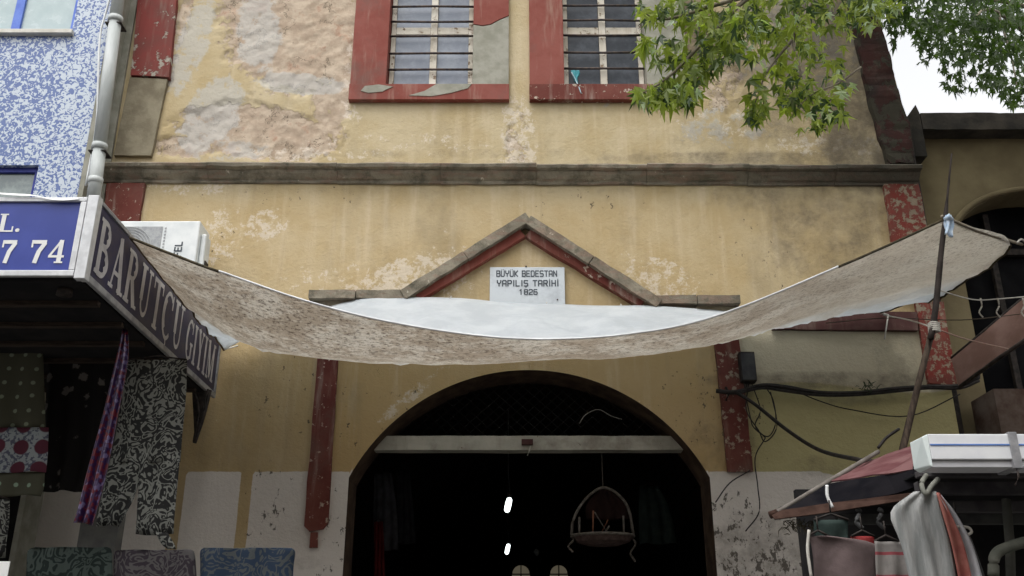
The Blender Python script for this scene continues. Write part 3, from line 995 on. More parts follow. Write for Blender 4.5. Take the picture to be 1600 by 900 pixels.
# drainpipe
PIPEM = simple('grey_pvc_pipe', (0.34, 0.36, 0.35), (0.45, 0.47, 0.46), 3, 0.5, .001, stretch=(3, 3, .6))
dp = empty('drainpipe', (-3.97, 8.08, 4.5), 'grey drainpipe running down between the blue mosaic wall and the ochre hall', 'drainpipe')
a = P(200, -120, 8.08); b = P(146, 310, 8.08)
segs = [(-120, 30), (28, 232), (230, 315)]
def pipe_pt(py):
    t = (py + 120) / 430.0
    q = P(0, py, 8.08)
    return Vector((a.x + (b.x - a.x) * t, 8.08, q.z))
for i, (p0, p1) in enumerate(((-120, 30), (33, 229), (232, 318))):
    tube('pipe_length', [pipe_pt(p0), pipe_pt(p1)], .062, PIPEM, dp, 20)
for py in (31, 230, 283):
    c = pipe_pt(py)
    tube('collar', [c + Vector((0, 0, .03)), c - Vector((0, 0, .03))], .073 if py != 283 else .068, PIPEM, dp, 20)
for py in (34, 233):
    c = pipe_pt(py)
    o = box('wall_clip', (c.x - .082, 8.03, c.z - .045), (c.x + .082, 8.19, c.z - .032), IRON_D, dp, .002)

# ------------------------------------------------------------------ shop canopy with the blue sign boards
YS = 5.6
SX = -2.7
zs0 = P(130, 432, YS).z
zs1 = P(147, 309, YS).z
m = Mat('royal_blue_sign_face', 0.35, spec=0.5)
m.base(m.mix(m.ss(m.noise(2.5, 6, .6), .4, .7), (0.03, 0.05, 0.27), (0.045, 0.07, 0.34)))
SIGNBLUE = m.m
m = Mat('faded_navy_sign_face', 0.6, spec=0.3)
yv = m.sep(m.coord())[1]
n = m.noise(6, 7, .65)
m.base(m.mix(m.ss(n, .35, .7), (0.035, 0.032, 0.075), (0.06, 0.052, 0.07)))
SIGNNAVY = m.m
ALU = simple('dull_aluminium', (0.55, 0.56, 0.57), (0.68, 0.69, 0.70), 14, 0.45, .0005, metallic=.3)
ALU_D = simple('weathered_aluminium', (0.26, 0.26, 0.27), (0.40, 0.40, 0.41), 12, 0.5, .0005, metallic=.3)
SIGNWHITE = simple('sign_white', (0.72, 0.73, 0.72), (0.8, 0.8, 0.78), 12, 0.5, 0)
SIGNGREY = simple('faded_sign_letters', (0.42, 0.40, 0.40), (0.56, 0.54, 0.53), 9, 0.6, 0)
cs = empty('shop_sign', (SX, YS, zs0), 'blue shop sign box on a canopy, white lettering on its front and along its side', 'sign')
# box body
bm = bmesh.new()
add_box(bm, (-9.5, YS + .02, zs0 + .02), (SX - .02, YBL - .004, zs1 - .02))
bmobj('canopy_body', bm, simple('canopy_box_paint', (.10, .10, .11), (.16, .16, .16), 5), cs)
box('front_panel', (-9.5, YS + .004, zs0 + .04), (SX - .065, YS + .018, zs1 - .03), SIGNBLUE, cs, 0)
box('side_panel', (SX - .018, YS + .05, zs0 + .04), (SX - .004, 8.44, zs1 - .025), SIGNNAVY, cs, 0)
# frames
box('front_frame', (-9.5, YS - .012, zs0), (SX - .066, YS + .02, zs0 + .04), ALU, cs)
box('front_frame', (-9.5, YS - .012, zs1 - .032), (SX - .066, YS + .02, zs1), ALU, cs)
box('front_frame', (SX - .105, YS - .011, zs0 + .041), (SX - .066, YS + .02, zs1 - .033), ALU, cs)
box('corner_post', (SX - .058, YS - .02, zs0 - .02), (SX + .012, YS + .05, zs1 + .01), ALU, cs)
box('side_frame', (SX - .02, YS + .052, zs0 - .012), (SX + .008, 8.46, zs0 + .035), ALU_D, cs)
box('side_frame', (SX - .02, YS + .052, zs1 - .022), (SX + .008, 8.46, zs1 + .006), ALU_D, cs)
box('side_frame', (SX - .02, 8.42, zs0 + .036), (SX + .008, 8.46, zs1 - .023), ALU_D, cs)
# dark side strip of the torn sheet over the frame top
bm = bmesh.new()
pts = catmull([P(0, 303, YS), P(50, 306, YS), P(80, 312, YS), P(125, 311, YS)], 6)
for i in range(len(pts) - 1):
    q0, q1 = pts[i], pts[i + 1]
    t0 = .012 + .006 * math.sin(i * .5); t1 = .012 + .006 * math.sin((i + 1) * .5)
    vs = [bm.verts.new(c) for c in ((q0.x, YS - .018, q0.z), (q1.x, YS - .018, q1.z), (q1.x, YS - .024, q1.z - t1), (q0.x, YS - .024, q0.z - t0))]
    bm.faces.new(vs)
bmobj('torn_film_edge', bm, SIGNWHITE, cs, solid=.002)
# soffit with slats and a round lamp holder
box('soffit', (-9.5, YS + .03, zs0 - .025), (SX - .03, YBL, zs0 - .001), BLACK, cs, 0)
for k in range(6):
    y = YS + .35 + k * .42
    box('soffit_batten', (-9.5, y, zs0 - .06), (SX - .05, y + .05, zs0 - .026), DARKWOOD, cs, .003)
p = P(102, 450, 5.75)
tube('lamp_holder', [(p.x, 5.75, zs0 - .02), (p.x, 5.75, zs0 - .07)], [.045, .05], IRON_D, cs, 16)

# serif capitals, drawn as thick strokes on a 1 x 1 cell
def arcp(cx, cy, rx, ry, a0, a1, n=10):
    return [(cx + rx * math.cos(rad(a0 + (a1 - a0) * k / n)), cy + ry * math.sin(rad(a0 + (a1 - a0) * k / n))) for k in range(n + 1)]


def serif(x, y, w=.30, h=.07): return ('r', x - w / 2, y, x + w / 2, y + h)


T = .2
GL = {
    'B': (.8, [('s', [(.2, 0), (.2, 1)], T), ('s', [(.2, .965)] + arcp(.36, .755, .24, .21, 90, -90) + [(.2, .545)], .09), ('s', [(.2, .50)] + arcp(.38, .27, .28, .235, 90, -90) + [(.2, .035)], .1),
               ('s', arcp(.36, .755, .23, .15, 60, -60), .15), ('s', arcp(.38, .27, .27, .16, 60, -60), .16), ('r', .02, 0, .3, .07), ('r', .02, .93, .3, 1)]),
    'A': (.9, [('s', [(.16, 0), (.45, 1)], .08), ('s', [(.44, 1), (.72, 0)], T), ('r', .24, .27, .62, .35), ('r', .02, 0, .3, .07), ('r', .54, 0, .9, .07)]),
    'R': (.88, [('s', [(.2, 0), (.2, 1)], T), ('s', [(.2, .965)] + arcp(.38, .73, .24, .235, 90, -90) + [(.2, .495)], .09), ('s', arcp(.38, .73, .23, .17, 60, -60), .15), ('s', [(.42, .5), (.7, .03)], T), ('r', .02, 0, .38, .07), ('r', .02, .93, .3, 1), ('r', .62, 0, .88, .07)]),
    'U': (.9, [('s', [(.22, 1), (.22, .35)] + arcp(.45, .3, .22, .25, 180, 360) + [(.68, 1)], .09), ('s', [(.22, 1), (.22, .3)], T), ('r', .03, .93, .42, 1), ('r', .54, .93, .84, 1)]),
    'T': (.8, [('s', [(.4, 0), (.4, 1)], T), ('r', .04, .91, .76, 1), ('r', .22, 0, .58, .07), ('r', .04, .76, .1, .92), ('r', .70, .76, .76, .92)]),
    'Ç': (.86, [('s', arcp(.46, .5, .36, .47, 48, 312, 18), .09), ('s', arcp(.46, .5, .34, .42, 130, 230), .19), ('r', .70, .68, .78, .98), ('s', [(.46, .02), (.5, -.08), (.44, -.2), (.36, -.2)], .07)]),
    'G': (.9, [('s', arcp(.46, .5, .36, .47, 48, 300, 18), .09), ('s', arcp(.46, .5, .34, .42, 130, 230), .19), ('r', .70, .68, .78, .98), ('s', [(.7, .06), (.7, .42)], .17), ('r', .54, .38, .88, .45)]),
    'İ': (.42, [('s', [(.2, 0), (.2, 1)], T), ('r', .02, 0, .38, .07), ('r', .02, .93, .38, 1), ('r', .12, 1.08, .28, 1.24)]),
    'Y': (.86, [('s', [(.16, 1), (.44, .45)], T), ('s', [(.68, 1), (.44, .45)], .08), ('s', [(.43, 0), (.43, .5)], T), ('r', .02, .93, .34, 1), ('r', .54, .93, .84, 1), ('r', .25, 0, .61, .07)]),
    'M': (1.1, [('s', [(.16, 0), (.16, 1)], .08), ('s', [(.2, 1), (.52, .08)], T), ('s', [(.54, .05), (.86, 1)], .08), ('s', [(.88, 0), (.88, 1)], T), ('r', .02, 0, .3, .07), ('r', .7, 0, 1.06, .07), ('r', .02, .93, .3, 1), ('r', .78, .93, 1.06, 1)]),
    'L': (.8, [('s', [(.22, 0), (.22, 1)], T), ('r', .04, 0, .74, .08), ('r', .04, .93, .42, 1), ('r', .67, .08, .74, .3)]),
    '.': (.3, [('s', arcp(.12, .09, .05, .05, 0, 360, 8), .11)]),
    '7': (.66, [('r', .04, .84, .6, 1), ('r', .04, .68, .11, .86), ('s', [(.55, .88), (.36, .5), (.27, 0)], .17)]),
    '4': (.7, [('s', [(.46, 1), (.08, .3)], .09), ('r', .04, .24, .64, .34), ('s', [(.46, 0), (.46, 1)], .17), ('r', .3, 0, .62, .07)]),
    ' ': (.38, []),
}


def letters(body, h, origin, ux, uz, mat, parent, nrm, wide=1.0, gap=.06, name='letter', depth=.003):
    pen = 0.0
    ux = Vector(ux); uz = Vector(uz); nrm = Vector(nrm); origin = Vector(origin)
    for ch in body:
        adv, shapes = GL[ch]
        bm = bmesh.new()
        lv = 0
        for sh in shapes:
            lift = depth + lv * .0004
            lv += 1
            quads = []
            if sh[0] == 'r':
                _, a0, b0, a1, b1 = sh
                quads.append([(a0, b0), (a1, b0), (a1, b1), (a0, b1)])
            else:
                pts, tw = sh[1], sh[2] / 2
                L, Rr = [], []
                for i, p in enumerate(pts):
                    q0 = pts[max(0, i - 1)]; q1 = pts[min(len(pts) - 1, i + 1)]
                    dx, dy = q1[0] - q0[0], q1[1] - q0[1]
                    dl = math.hypot(dx, dy) or 1
                    nx, ny = -dy / dl * tw, dx / dl * tw
                    L.append((p[0] + nx, p[1] + ny)); Rr.append((p[0] - nx, p[1] - ny))
                for i in range(len(pts) - 1): quads.append([L[i], L[i + 1], Rr[i + 1], Rr[i]])
            for q in quads:
                bm.faces.new([bm.verts.new(origin + ux * ((pen + x * wide) * h) + uz * (y * h) + nrm * lift) for x, y in q])
        if shapes: bmobj(name, bm, mat, parent)
        else: bm.free()
        pen += (adv * wide + gap)


# side board: letters run back towards the hall
Hs = zs1 - zs0
letters('BARUTÇU', Hs * .70, (SX - .004, YS + .10, zs0 + Hs * .15), (0, 1, 0), (0, 0, 1), SIGNGREY, cs, (1, 0, 0), .71, .035)
letters('GİYİM', Hs * .62, (SX - .004, YS + 1.94, zs0 + Hs * .17), (0, 1, 0), (0, 0, 1), SIGNGREY, cs, (1, 0, 0), .58, .045)
# front board
pL = P(-16, 362, YS)
letters('L.', P(10, 334, YS).z - pL.z, (P(-6, 362, YS).x, YS + .004, pL.z), (1, 0, 0), (0, 0, 1), SIGNWHITE, cs, (0, -1, 0), 1.1, .03)
p7 = P(0, 411, YS)
h7 = P(0, 375, YS).z - p7.z
letters('7', h7, (P(-4, 411, YS).x, YS + .004, p7.z), (1, 0, 0), (0, 0, 1), SIGNWHITE, cs, (0, -1, 0), 1.0, .06)
letters('74', h7, (P(42, 410, YS).x, YS + .004, p7.z), (1, 0, 0), (0, 0, 1), SIGNWHITE, cs, (0, -1, 0), 1.05, .05)

# canopy bracket hanging at the far end
br_ = empty('sign_bracket', P(318, 640, 8.2), 'black forked bracket hanging under the far end of the blue sign', 'bracket')
tube('rod', catmull([P(300, 600, 8.2), P(310, 640, 8.2), P(303, 690, 8.2)], 5), .012, IRON_D, br_)
tube('rod', catmull([P(328, 610, 8.25), P(318, 650, 8.22), P(304, 692, 8.2)], 5), .018, IRON_D, br_)
bm = bmesh.new()
for (dx, dz) in ((0, 0),):
    a = [P(300, 605, 8.21), P(326, 608, 8.21), P(312, 660, 8.21), P(304, 680, 8.21)]
    bm.faces.new([bm.verts.new(c) for c in a])
bmobj('gusset', bm, IRON_D, br_, solid=.012)

# ------------------------------------------------------------------ air conditioner on the hall wall
WP = simple('dirty_white_enamel', (0.62, 0.65, 0.65), (0.74, 0.76, 0.75), 5, 0.45, 0)
GR = simple('grey_grille_plastic', (0.30, 0.31, 0.32), (0.40, 0.41, 0.41), 30, 0.6, .003)
YA = 8.02
ax0 = P(150, 345, YA).x; ax1 = P(313, 348, YA).x
az1 = P(250, 345, YA).z; az0 = az1 - .56
ac = empty('air_conditioner', ((ax0 + ax1) / 2, 8.3, az0), 'dirty white outdoor air conditioning unit on the ochre wall behind the sign', 'air conditioner')
box('casing', (ax0, YA, az0), (ax1, YA + .3, az1), WP, ac, .012)
gx1 = P(254, 360, YA).x
box('grille_panel', (ax0 + .03, YA - .006, az0 + .03), (gx1, YA - .001, az1 - .06), GR, ac, .002)
gcx, gcz = ax0 + .33, az0 + .27
bm = bmesh.new()
for k in range(9):
    rr_ = .03 + k * .024
    add_tube(bm, [(gcx + rr_ * math.cos(t * math.pi / 12), YA - .012, gcz + rr_ * math.sin(t * math.pi / 12)) for t in range(25)], .0035, 4, False)
bmobj('fan_guard', bm, simple('guard_grey', (.42, .43, .43), (.5, .5, .5)), ac, kind='stuff')
bm = bmesh.new()
for k in range(14):
    z = az0 + .06 + k * .032
    add_box(bm, (gx1 + .02, YA - .0045, z), (gx1 + .035, YA - .002, z + .014))
bmobj('vent_slots', bm, GR, ac, kind='stuff')
block_text('AIRFEL', .06, (P(278, 392, YA).x, YA - .002, P(278, 400, YA).z), (0, 0, 1), (-1, 0, 0), (0, -1, 0), INK, ac, .22, 1, .28)
box('side_cover', (ax1 + .001, YA + .06, az0 + .06), (ax1 + .05, YA + .22, az1 - .1), WP, ac, .02)
box('side_handle', (ax1 + .052, YA + .09, az0 + .1), (ax1 + .062, YA + .19, az0 + .2), IRON_D, ac, .004)
for xx in (ax0 + .15, ax1 - .15):
    bm = bmesh.new()
    add_box(bm, (xx - .015, YA - .02, az0 - .03), (xx + .015, WALL + .05, az0 - .002))
    bmobj('bracket', bm, IRON_D, ac)

# ------------------------------------------------------------------ shade tarpaulin
def tarp_mat():
    m = Mat('dirty_white_canvas', 0.85, spec=0.15)
    v = m.coord()
    x, y, z = m.sep(v)
    n1 = m.noise(2.2, 8, 0.65, m.coord(scale=(1.2, 1.8, 1)))
    n2 = m.noise(16, 8, 0.75, m.coord(scale=(1, 1.6, 1)))
    # dirt and leaf litter collects in the low front belly
    front_ = m.ss(y, 7.9, 7.0)
    left_ = m.ss(x, 3.2, 0.8)
    d = m.math('ADD', m.math('MULTIPLY', n1, .5), m.math('MULTIPLY', n2, .5))
    stain = m.math('MULTIPLY', m.ss(d, .44, .56), m.math('MULTIPLY', front_, m.math('ADD', .25, m.math('MULTIPLY', left_, .75))))
    litter = m.math('MULTIPLY', m.ss(m.noise(26, 9, .85, m.coord(scale=(1, 1.8, 1))), .53, .57), m.math('MULTIPLY', m.ss(y, 7.75, 6.6), m.math('ADD', .45, m.math('MULTIPLY', left_, .3))))
    clean = m.mix(m.ss(m.noise(2.4, 7, .65, m.coord(scale=(1, 2.2, 1), rot=(0, 0, .5))), .38, .62), (0.72, 0.755, 0.78), (0.82, 0.85, 0.87))
    c = m.mix(m.math('MULTIPLY', front_, .5), clean, (0.80, 0.71, 0.58))
    c = m.mix(m.math('MULTIPLY', stain, .45), c, (0.42, 0.335, 0.25))
    c = m.mix(m.math('MULTIPLY', litter, .9), c, (0.12, 0.085, 0.06))
    m.base(c)
    m.bump(m.math('ADD', m.noise(9, 7, .6, m.coord(scale=(.8, 1.8, 1))), m.math('MULTIPLY', m.noise(140, 2), .15)), .025, .7)
    tr = m.n.new('ShaderNodeBsdfTranslucent')
    m.l.new(c, tr.inputs['Color'])
    mx = m.n.new('ShaderNodeMixShader')
    mx.inputs[0].default_value = 0.6
    m.l.new(m.b.outputs[0], mx.inputs[1]); m.l.new(tr.outputs[0], mx.inputs[2])
    m.l.new(mx.outputs[0], m.out.inputs['Surface'])
    return m.m


TARP = tarp_mat()
CORD = simple('pale_string', (.45, .42, .38), (.6, .58, .52))
YW = 8.40
ROWS = [  # front edge, two sagging lines, wall edge
    [(204, 372, 6.06), (262, 444, 6.8), (310, 500, 7.5), (350, 546, YW)],
    [(330, 420, 6.1), (372, 521, 6.9), (392, 535, 7.6), (420, 512, YW)],
    [(500, 477, 6.2), (505, 556, 6.95), (512, 548, 7.6), (525, 476, YW)],
    [(660, 513, 6.3), (662, 565, 6.95), (660, 552, 7.6), (630, 463, YW)],
    [(830, 531, 6.35), (830, 564, 6.95), (830, 548, 7.6), (830, 474, YW)],
    [(1000, 520, 6.3), (1000, 554, 6.95), (995, 540, 7.6), (960, 477, YW)],
    [(1130, 491, 6.2), (1130, 530, 6.95), (1125, 528, 7.6), (1100, 483, YW)],
    [(1310, 418, 6.1), (1300, 470, 6.9), (1270, 500, 7.6), (1240, 500, YW)],
    [(1475, 343, 5.95), (1578, 382, 6.6), (1490, 451, 7.6), (1375, 487, YW)],
]
NU, NV = 13, 14
grid = []
cross = []
for rw in ROWS:
    cross.append(catmull([P(*q) for q in rw], NV))
nvp = len(cross[0])
rowsv = [catmull([cross[i][j] for i in range(len(ROWS))], NU) for j in range(nvp)]
nup = len(rowsv[0])
bm = bmesh.new()
gv = []
corner = P(1475, 343, 5.95)
for j in range(nvp):
    line = []
    for i in range(nup):
        p = rowsv[j][i].copy()
        edge = min(j, nvp - 1 - j) / (nvp - 1) * 2
        n = mnoise.fractal(Vector((p.x * 1.5, p.y * 4, 1.0)), .8, 2.1, 4)
        p.z += n * .02 * (0.25 + edge)
        # folds running out from the pole corner
        d = p - corner
        ang = math.atan2(d.y, -d.x)
        if d.length > .15: p.z += .012 * math.sin(ang * 26) * math.exp(-d.length * .9) * min(1, edge * 2)
        if j > nvp * .55: p.z += .06 * mnoise.fractal(Vector((p.x * 2.6 + p.y * 4, p.y * 2.6 - p.x * 1.3, 4.0)), .7, 2.2, 4) * min(1, edge * 3)
        # soft sagging creases towards the wall ties
        if j > nvp * .6: p.z += .022 * math.sin(p.x * 7 + 1.2 * math.sin(p.y * 5)) * (1 - (j / (nvp - 1) - .8) ** 2 * 12 if abs(j / (nvp - 1) - .8) < .28 else 0) * .6
        line.append(bm.verts.new(p))
    gv.append(line)
for j in range(nvp - 1):
    for i in range(nup - 1):
        bm.faces.new((gv[j][i], gv[j][i + 1], gv[j + 1][i + 1], gv[j + 1][i]))
front_pts = [v.co.copy() for v in gv[0]]
left_pts = [gv[j][0].co.copy() for j in range(nvp)]
right_pts = [gv[j][-1].co.copy() for j in range(nvp)]
wall_pts = [v.co.copy() for v in gv[-1]]
tp = empty('shade_tarpaulin', P(830, 531, 6.35), 'sagging dirty white canvas tarpaulin slung across the entrance from the sign to the pole', 'tarpaulin')
bmobj('canvas', bm, TARP, tp, smooth=True, solid=.003)
# ties from the wall edge up to the mouldings
for k_ in (int(nup * .30), int(nup * .42), int(nup * .52), int(nup * .63), int(nup * .74)):
    q_ = wall_pts[k_]
    tube('tie_string', [q_, Vector((q_.x + .01, WALL - .01, q_.z + .05))], .006, CORD, tp, 6)
    tube('eyelet', [q_ + Vector((0, -.004, -.02)), q_ + Vector((0, -.012, -.02))], .014, IRON, tp, 8)
HEMW = simple('clean_white_hem', (0.66, 0.67, 0.68), (0.80, 0.81, 0.82), 5, .8, 0)
HEMD = simple('dark_rope_hem', (0.05, 0.045, 0.03), (0.10, 0.08, 0.05), 20, .9, .002)
k1 = int(nup * .14)
tube('front_hem', [p + Vector((0, -.002, .004)) for p in front_pts[k1:int(nup * .88)]], .007, HEMW, tp, 8)
tube('dark_hem', front_pts[:k1 + 1], .010, HEMD, tp, 8)
tube('dark_hem', front_pts[int(nup * .88) - 1:], .009, HEMD, tp, 8)
tube('dark_hem', [p for p in right_pts[int(nvp * .33):]], .012, HEMD, tp, 8)
tube('edge_cord', left_pts, .009, simple('brown_cord', (.12, .09, .06), (.2, .15, .1)), tp, 8)
# ties to the wall and string course
for (a, b) in (((1372, 487, YW), (1388, 492, 8.45)), ((1388, 492, 8.44), (1382, 530, 8.42)), ((632, 463, YW), (630, 455, 8.4)), ((1026, 479, YW), (1022, 462, 8.4)), ((348, 547, YW), (372, 540, 8.45))):
    tube('tie_string', [P(*a), P(*b)], .007, CORD, tp, 6)

# pole, tied-on upper rod, edge batten
pole = empty('wooden_pole', P(1412, 700, 6.3), 'thin dark pole leaning up through the corner of the tarpaulin', 'pole')
WOOD = simple('weathered_pole_wood', (0.03, 0.022, 0.017), (0.07, 0.052, 0.038), 14, .85, .003, stretch=(4, 4, 1))
top = P(1487, 240, 5.85); mid_ = P(1462, 480, 5.93)
tube('upper_rod', catmull([top, P(1478, 330, 5.88), P(1470, 400, 5.9), mid_, P(1454, 530, 5.95)], 4), [.006] * 2 + [.008] * 2 + [.014] * 2 + [.018] * 3 + [.02] * 8, simple('black_rod', (.025, .02, .018), (.05, .04, .035)), pole, 8)
tube('lower_pole', [P(1461, 500, 5.97), P(1435, 600, 6.02), P(1411, 700, 6.06), P(1360, 900, 6.1), Vector((P(1340, 960, 6.12).x, 6.12, 0))], [.019, .021, .023, .025, .027], WOOD, pole, 10)
bm = bmesh.new()
for k in range(5):
    c = P(1459 + k * .3, 506 + k * 3, 5.955)
    add_tube(bm, [c + Vector((.035 * math.cos(t), .035 * math.sin(t), .004 * math.sin(t * 2))) for t in [q * math.pi / 6 for q in range(13)]], .006, 5, False)
bmobj('lashing', bm, CORD, pole)
bt = empty('edge_batten', P(1530, 360, 6.2), 'thin pale batten holding the right corner of the tarpaulin out past the pole', 'batten')
tube('batten', [P(1472, 338, 5.93), P(1530, 362, 6.25), P(1597, 382, 6.7)], [.012, .012, .011], simple('bleached_batten', (.2, .17, .13), (.3, .26, .2)), bt, 8)
tube('tie_string', catmull([P(1588, 380, 6.62), P(1596, 374, 6.65), P(1606, 380, 6.7), P(1612, 370, 6.8)], 4), .008, CORD, bt, 6)
# light blue rag knotted at the pole
rg = empty('rag_tie', P(1483, 350, 5.85), 'pale blue plastic rag knotted round the pole at the tarpaulin corner', 'rag')
RAG = simple('pale_blue_plastic', (0.35, 0.50, 0.68), (0.62, 0.70, 0.78), 25, .4, .003)
def cloth(name, rows, Y, mat, parent, fold=.02, nf=5, nx=14, ny=4, thick=.004, seed=0, dy=0.0, **kw):
    """hanging cloth; rows = (py, px_left, px_right[, Y offset]) measured down the piece"""
    bm = bmesh.new()
    L = catmull([P(r[1], r[0], Y + (r[3] if len(r) > 3 else 0)) for r in rows], ny)
    Rg = catmull([P(r[2], r[0], Y + (r[3] if len(r) > 3 else 0)) for r in rows], ny)
    g = []
    for j, (a, b) in enumerate(zip(L, Rg)):
        t = j / (len(L) - 1)
        line = []
        for i in range(nx + 1):
            s = i / nx
            p = a.lerp(b, s)
            amp = fold * (.35 + .65 * t)
            p.y += amp * math.sin(s * nf * 2 * math.pi + seed + 1.5 * t) + amp * .5 * mnoise.noise(Vector((s * 3 + seed, t * 2, 0)))
            p.y += dy * t
            p.z += .25 * amp * math.sin(s * nf * math.pi + seed * 2)
            line.append(bm.verts.new(p))
        g.append(line)
    for j in range(len(g) - 1):
        for i in range(nx): bm.faces.new((g[j][i], g[j][i + 1], g[j + 1][i + 1], g[j + 1][i]))
    return bmobj(name, bm, mat, parent, smooth=True, solid=thick, **kw)


cloth('rag_tail', [(336, 1478, 1486), (350, 1475, 1491), (362, 1480, 1489), (370, 1485, 1489)], 5.85, RAG, rg, .012, 2, 8)
cloth('rag_tail', [(338, 1480, 1484), (352, 1479, 1484), (366, 1477, 1481)], 5.83, RAG, rg, .008, 1, 6)
tube('knot', [P(1476, 342, 5.85), P(1482, 339, 5.82), P(1488, 343, 5.85)], [.012, .024, .012], RAG, rg, 8)
# teal rag in the right window
tr_ = empty('teal_rag', P(898, 120, 8.5), 'teal scrap of cloth tied to the lowest bars of the right window', 'rag')
TEAL = simple('teal_cloth', (0.02, 0.17, 0.20), (0.08, 0.30, 0.34), 20, .7, .003)
cloth('scrap', [(110, 892, 905), (116, 894, 906), (123, 896, 902), (130, 900, 904)], 8.52, TEAL, tr_, .01, 2, 8)
tube('string', catmull([P(893, 113, 8.51), P(899, 124, 8.5), P(904, 135, 8.44), P(908, 146, 8.43)], 5), .006, simple('pale_teal_string', (.3, .45, .5), (.4, .5, .55)), tr_, 6)

# ------------------------------------------------------------------ neighbour at the right
YN = 8.85
nb = empty('neighbour_building', (7, YN, 0), 'low olive plastered building with dark coping and a big dark arched window at the right', 'building')
OLIVE = simple('olive_brown_plaster', (0.15, 0.12, 0.07), (0.22, 0.18, 0.105), 1.6, .95, .012)
ztn = P(1500, 196, YN).z
acx, ar_ = P(1600, 300, YN).x + .12, P(1600, 300, YN).x + .12 - P(1487, 330, YN).x
azs = P(1600, 300, YN).z - ar_ * .62 + .0
bm = bmesh.new()
NXR = 12.0
NXL = XR + .0
ps = []
nk = 20
def nz_(x):
    d = abs(x - acx)
    return azs + .62 * math.sqrt(max(0, ar_ * ar_ - d * d))
def quad(x0, x1, za0, za1, zb0_, zb1_, y=YN):
    bm.faces.new([bm.verts.new(c) for c in ((x0, y, za0), (x1, y, za1), (x1, y, zb1_), (x0, y, zb0_))])
quad(NXL, acx - ar_, 0, 0, ztn, ztn)
quad(acx + ar_, NXR, 0, 0, ztn, ztn)
for k in range(nk):
    x0 = acx - ar_ * math.cos(math.pi * k / nk); x1 = acx - ar_ * math.cos(math.pi * (k + 1) / nk)
    quad(x0, x1, nz_(x0), nz_(x1), ztn, ztn)
    bm.faces.new([bm.verts.new(c) for c in ((x0, YN, nz_(x0)), (x1, YN, nz_(x1)), (x1, YN + .35, nz_(x1)), (x0, YN + .35, nz_(x0)))])
quad(acx - ar_, acx + ar_, 0, 0, 3.9, 3.9)
for sx in (-1, 1):
    bm.faces.new([bm.verts.new(c) for c in ((acx + sx * ar_, YN, 3.9), (acx + sx * ar_, YN + .35, 3.9), (acx + sx * ar_, YN + .35, azs), (acx + sx * ar_, YN, azs))])
bmesh.ops.remove_doubles(bm, verts=bm.verts, dist=.0005)
bmobj('wall', bm, OLIVE, nb)
# rim round the arched window, coping
tube('arch_rim', [(acx - (ar_ + .05) * math.cos(math.pi * k / 24), YN - .02, azs + (.62 * ar_ + .03) * math.sin(math.pi * k / 24)) for k in range(25)], .03, OLIVE, nb, 8)
wv = empty('window', (acx, YN + .3, 4)); wv.parent = nb; wv.matrix_parent_inverse = Matrix.Translation(-nb.location)
box('pane', (acx - ar_, YN + .36, 3.9), (acx + ar_, YN + .38, azs + .62 * ar_), simple('dead_black_pane', (.005, .005, .006), (.012, .012, .013), 3, .9, 0, spec=.05), wv, 0)
for fx in (-.45, .15, .72):
    box('mullion', (acx + fx * ar_ - .03, YN + .3, 3.9), (acx + fx * ar_ + .03, YN + .355, azs + .5 * ar_), IRON_D, wv, .004)
box('transom', (acx - ar_, YN + .29, azs - .02), (acx + ar_, YN + .352, azs + .05), IRON_D, wv, .004)
zc0 = P(1500, 208, YN - .12).z; zc1 = P(1500, 176, YN - .2).z
COP = simple('black_stained_coping', (0.035, 0.033, 0.03), (0.075, 0.065, 0.055), 4, .95, .01)
xcp = [P(1440, 190, YN - .2).x, 5.6, 6.9, 8.4, 10, NXR]
for a, b in zip(xcp[:-1], xcp[1:]):
    o = box('coping_stone', (a + .004, YN - .2, zc0), (b - .004, YN + .3, zc1), COP, nb, 0); rough(o, .008, 4, a)
o = poly_prism('coping_stone', [(XR + .10, zc0 - .32), (xcp[0] - .004, zc0 - .32), (xcp[0] - .004, zc1), (xcp[0] - .03, zc1 + .10), (XR + .1, zc1 - .06)], YN - .2, YN + .3, COP, nb)
box('roof_slab', (NXL + .1, YN + .3, zc0 - .1), (NXR, 14.5, zc0), COP, nb, 0)
box('rear_body', (NXL + .02, YN + .6, 0), (NXR, 14.5, zc0 - .11), BLACK, nb, 0)

# dark downpipe / corner shadow stones between the two buildings
o = box('drainpipe', (XR + .005, 8.56, 0), (XR + .085, 8.64, zc1 - .1), IRON_D, None, .02)
tag(o, 'dark downpipe in the corner between the ochre hall and the olive building', 'drainpipe')

# rusty brown metal awning at the right
aw = empty('sheet_awning', P(1550, 560, 7.2), 'rusty brown sheet metal awning sloping at the right edge beside the red pillar', 'awning')
RUST = simple('rusty_brown_sheet', (0.13, 0.075, 0.06), (0.19, 0.12, 0.10), 3, .8, .004)
bm = bmesh.new()
q = [P(1487, 560, 8.2), P(1545, 512, 7.9), P(1640, 432, 7.4), P(1640, 505, 7.3), P(1560, 560, 7.7), P(1499, 605, 8.1)]
bm.faces.new([bm.verts.new(c) for c in q])
bmobj('sheet', bm, RUST, aw, solid=.02)
tube('edge_bar', [q[0], q[1], q[2]], .016, IRON_D, aw)
tube('edge_bar', [q[5], q[4], q[3]], .018, IRON_D, aw)
# things under it
bm = bmesh.new()
add_box(bm, (4.3, 8.3, 2.2), (6.5, 8.75, 3.95))
o = bmobj('stained_board', bm, simple('stained_pinkish_board', (.07, .04, .03), (.15, .12, .10), 3, .9, .005), None)
tag(o, 'stained pinkish brown board standing below the rusty awning', 'board')

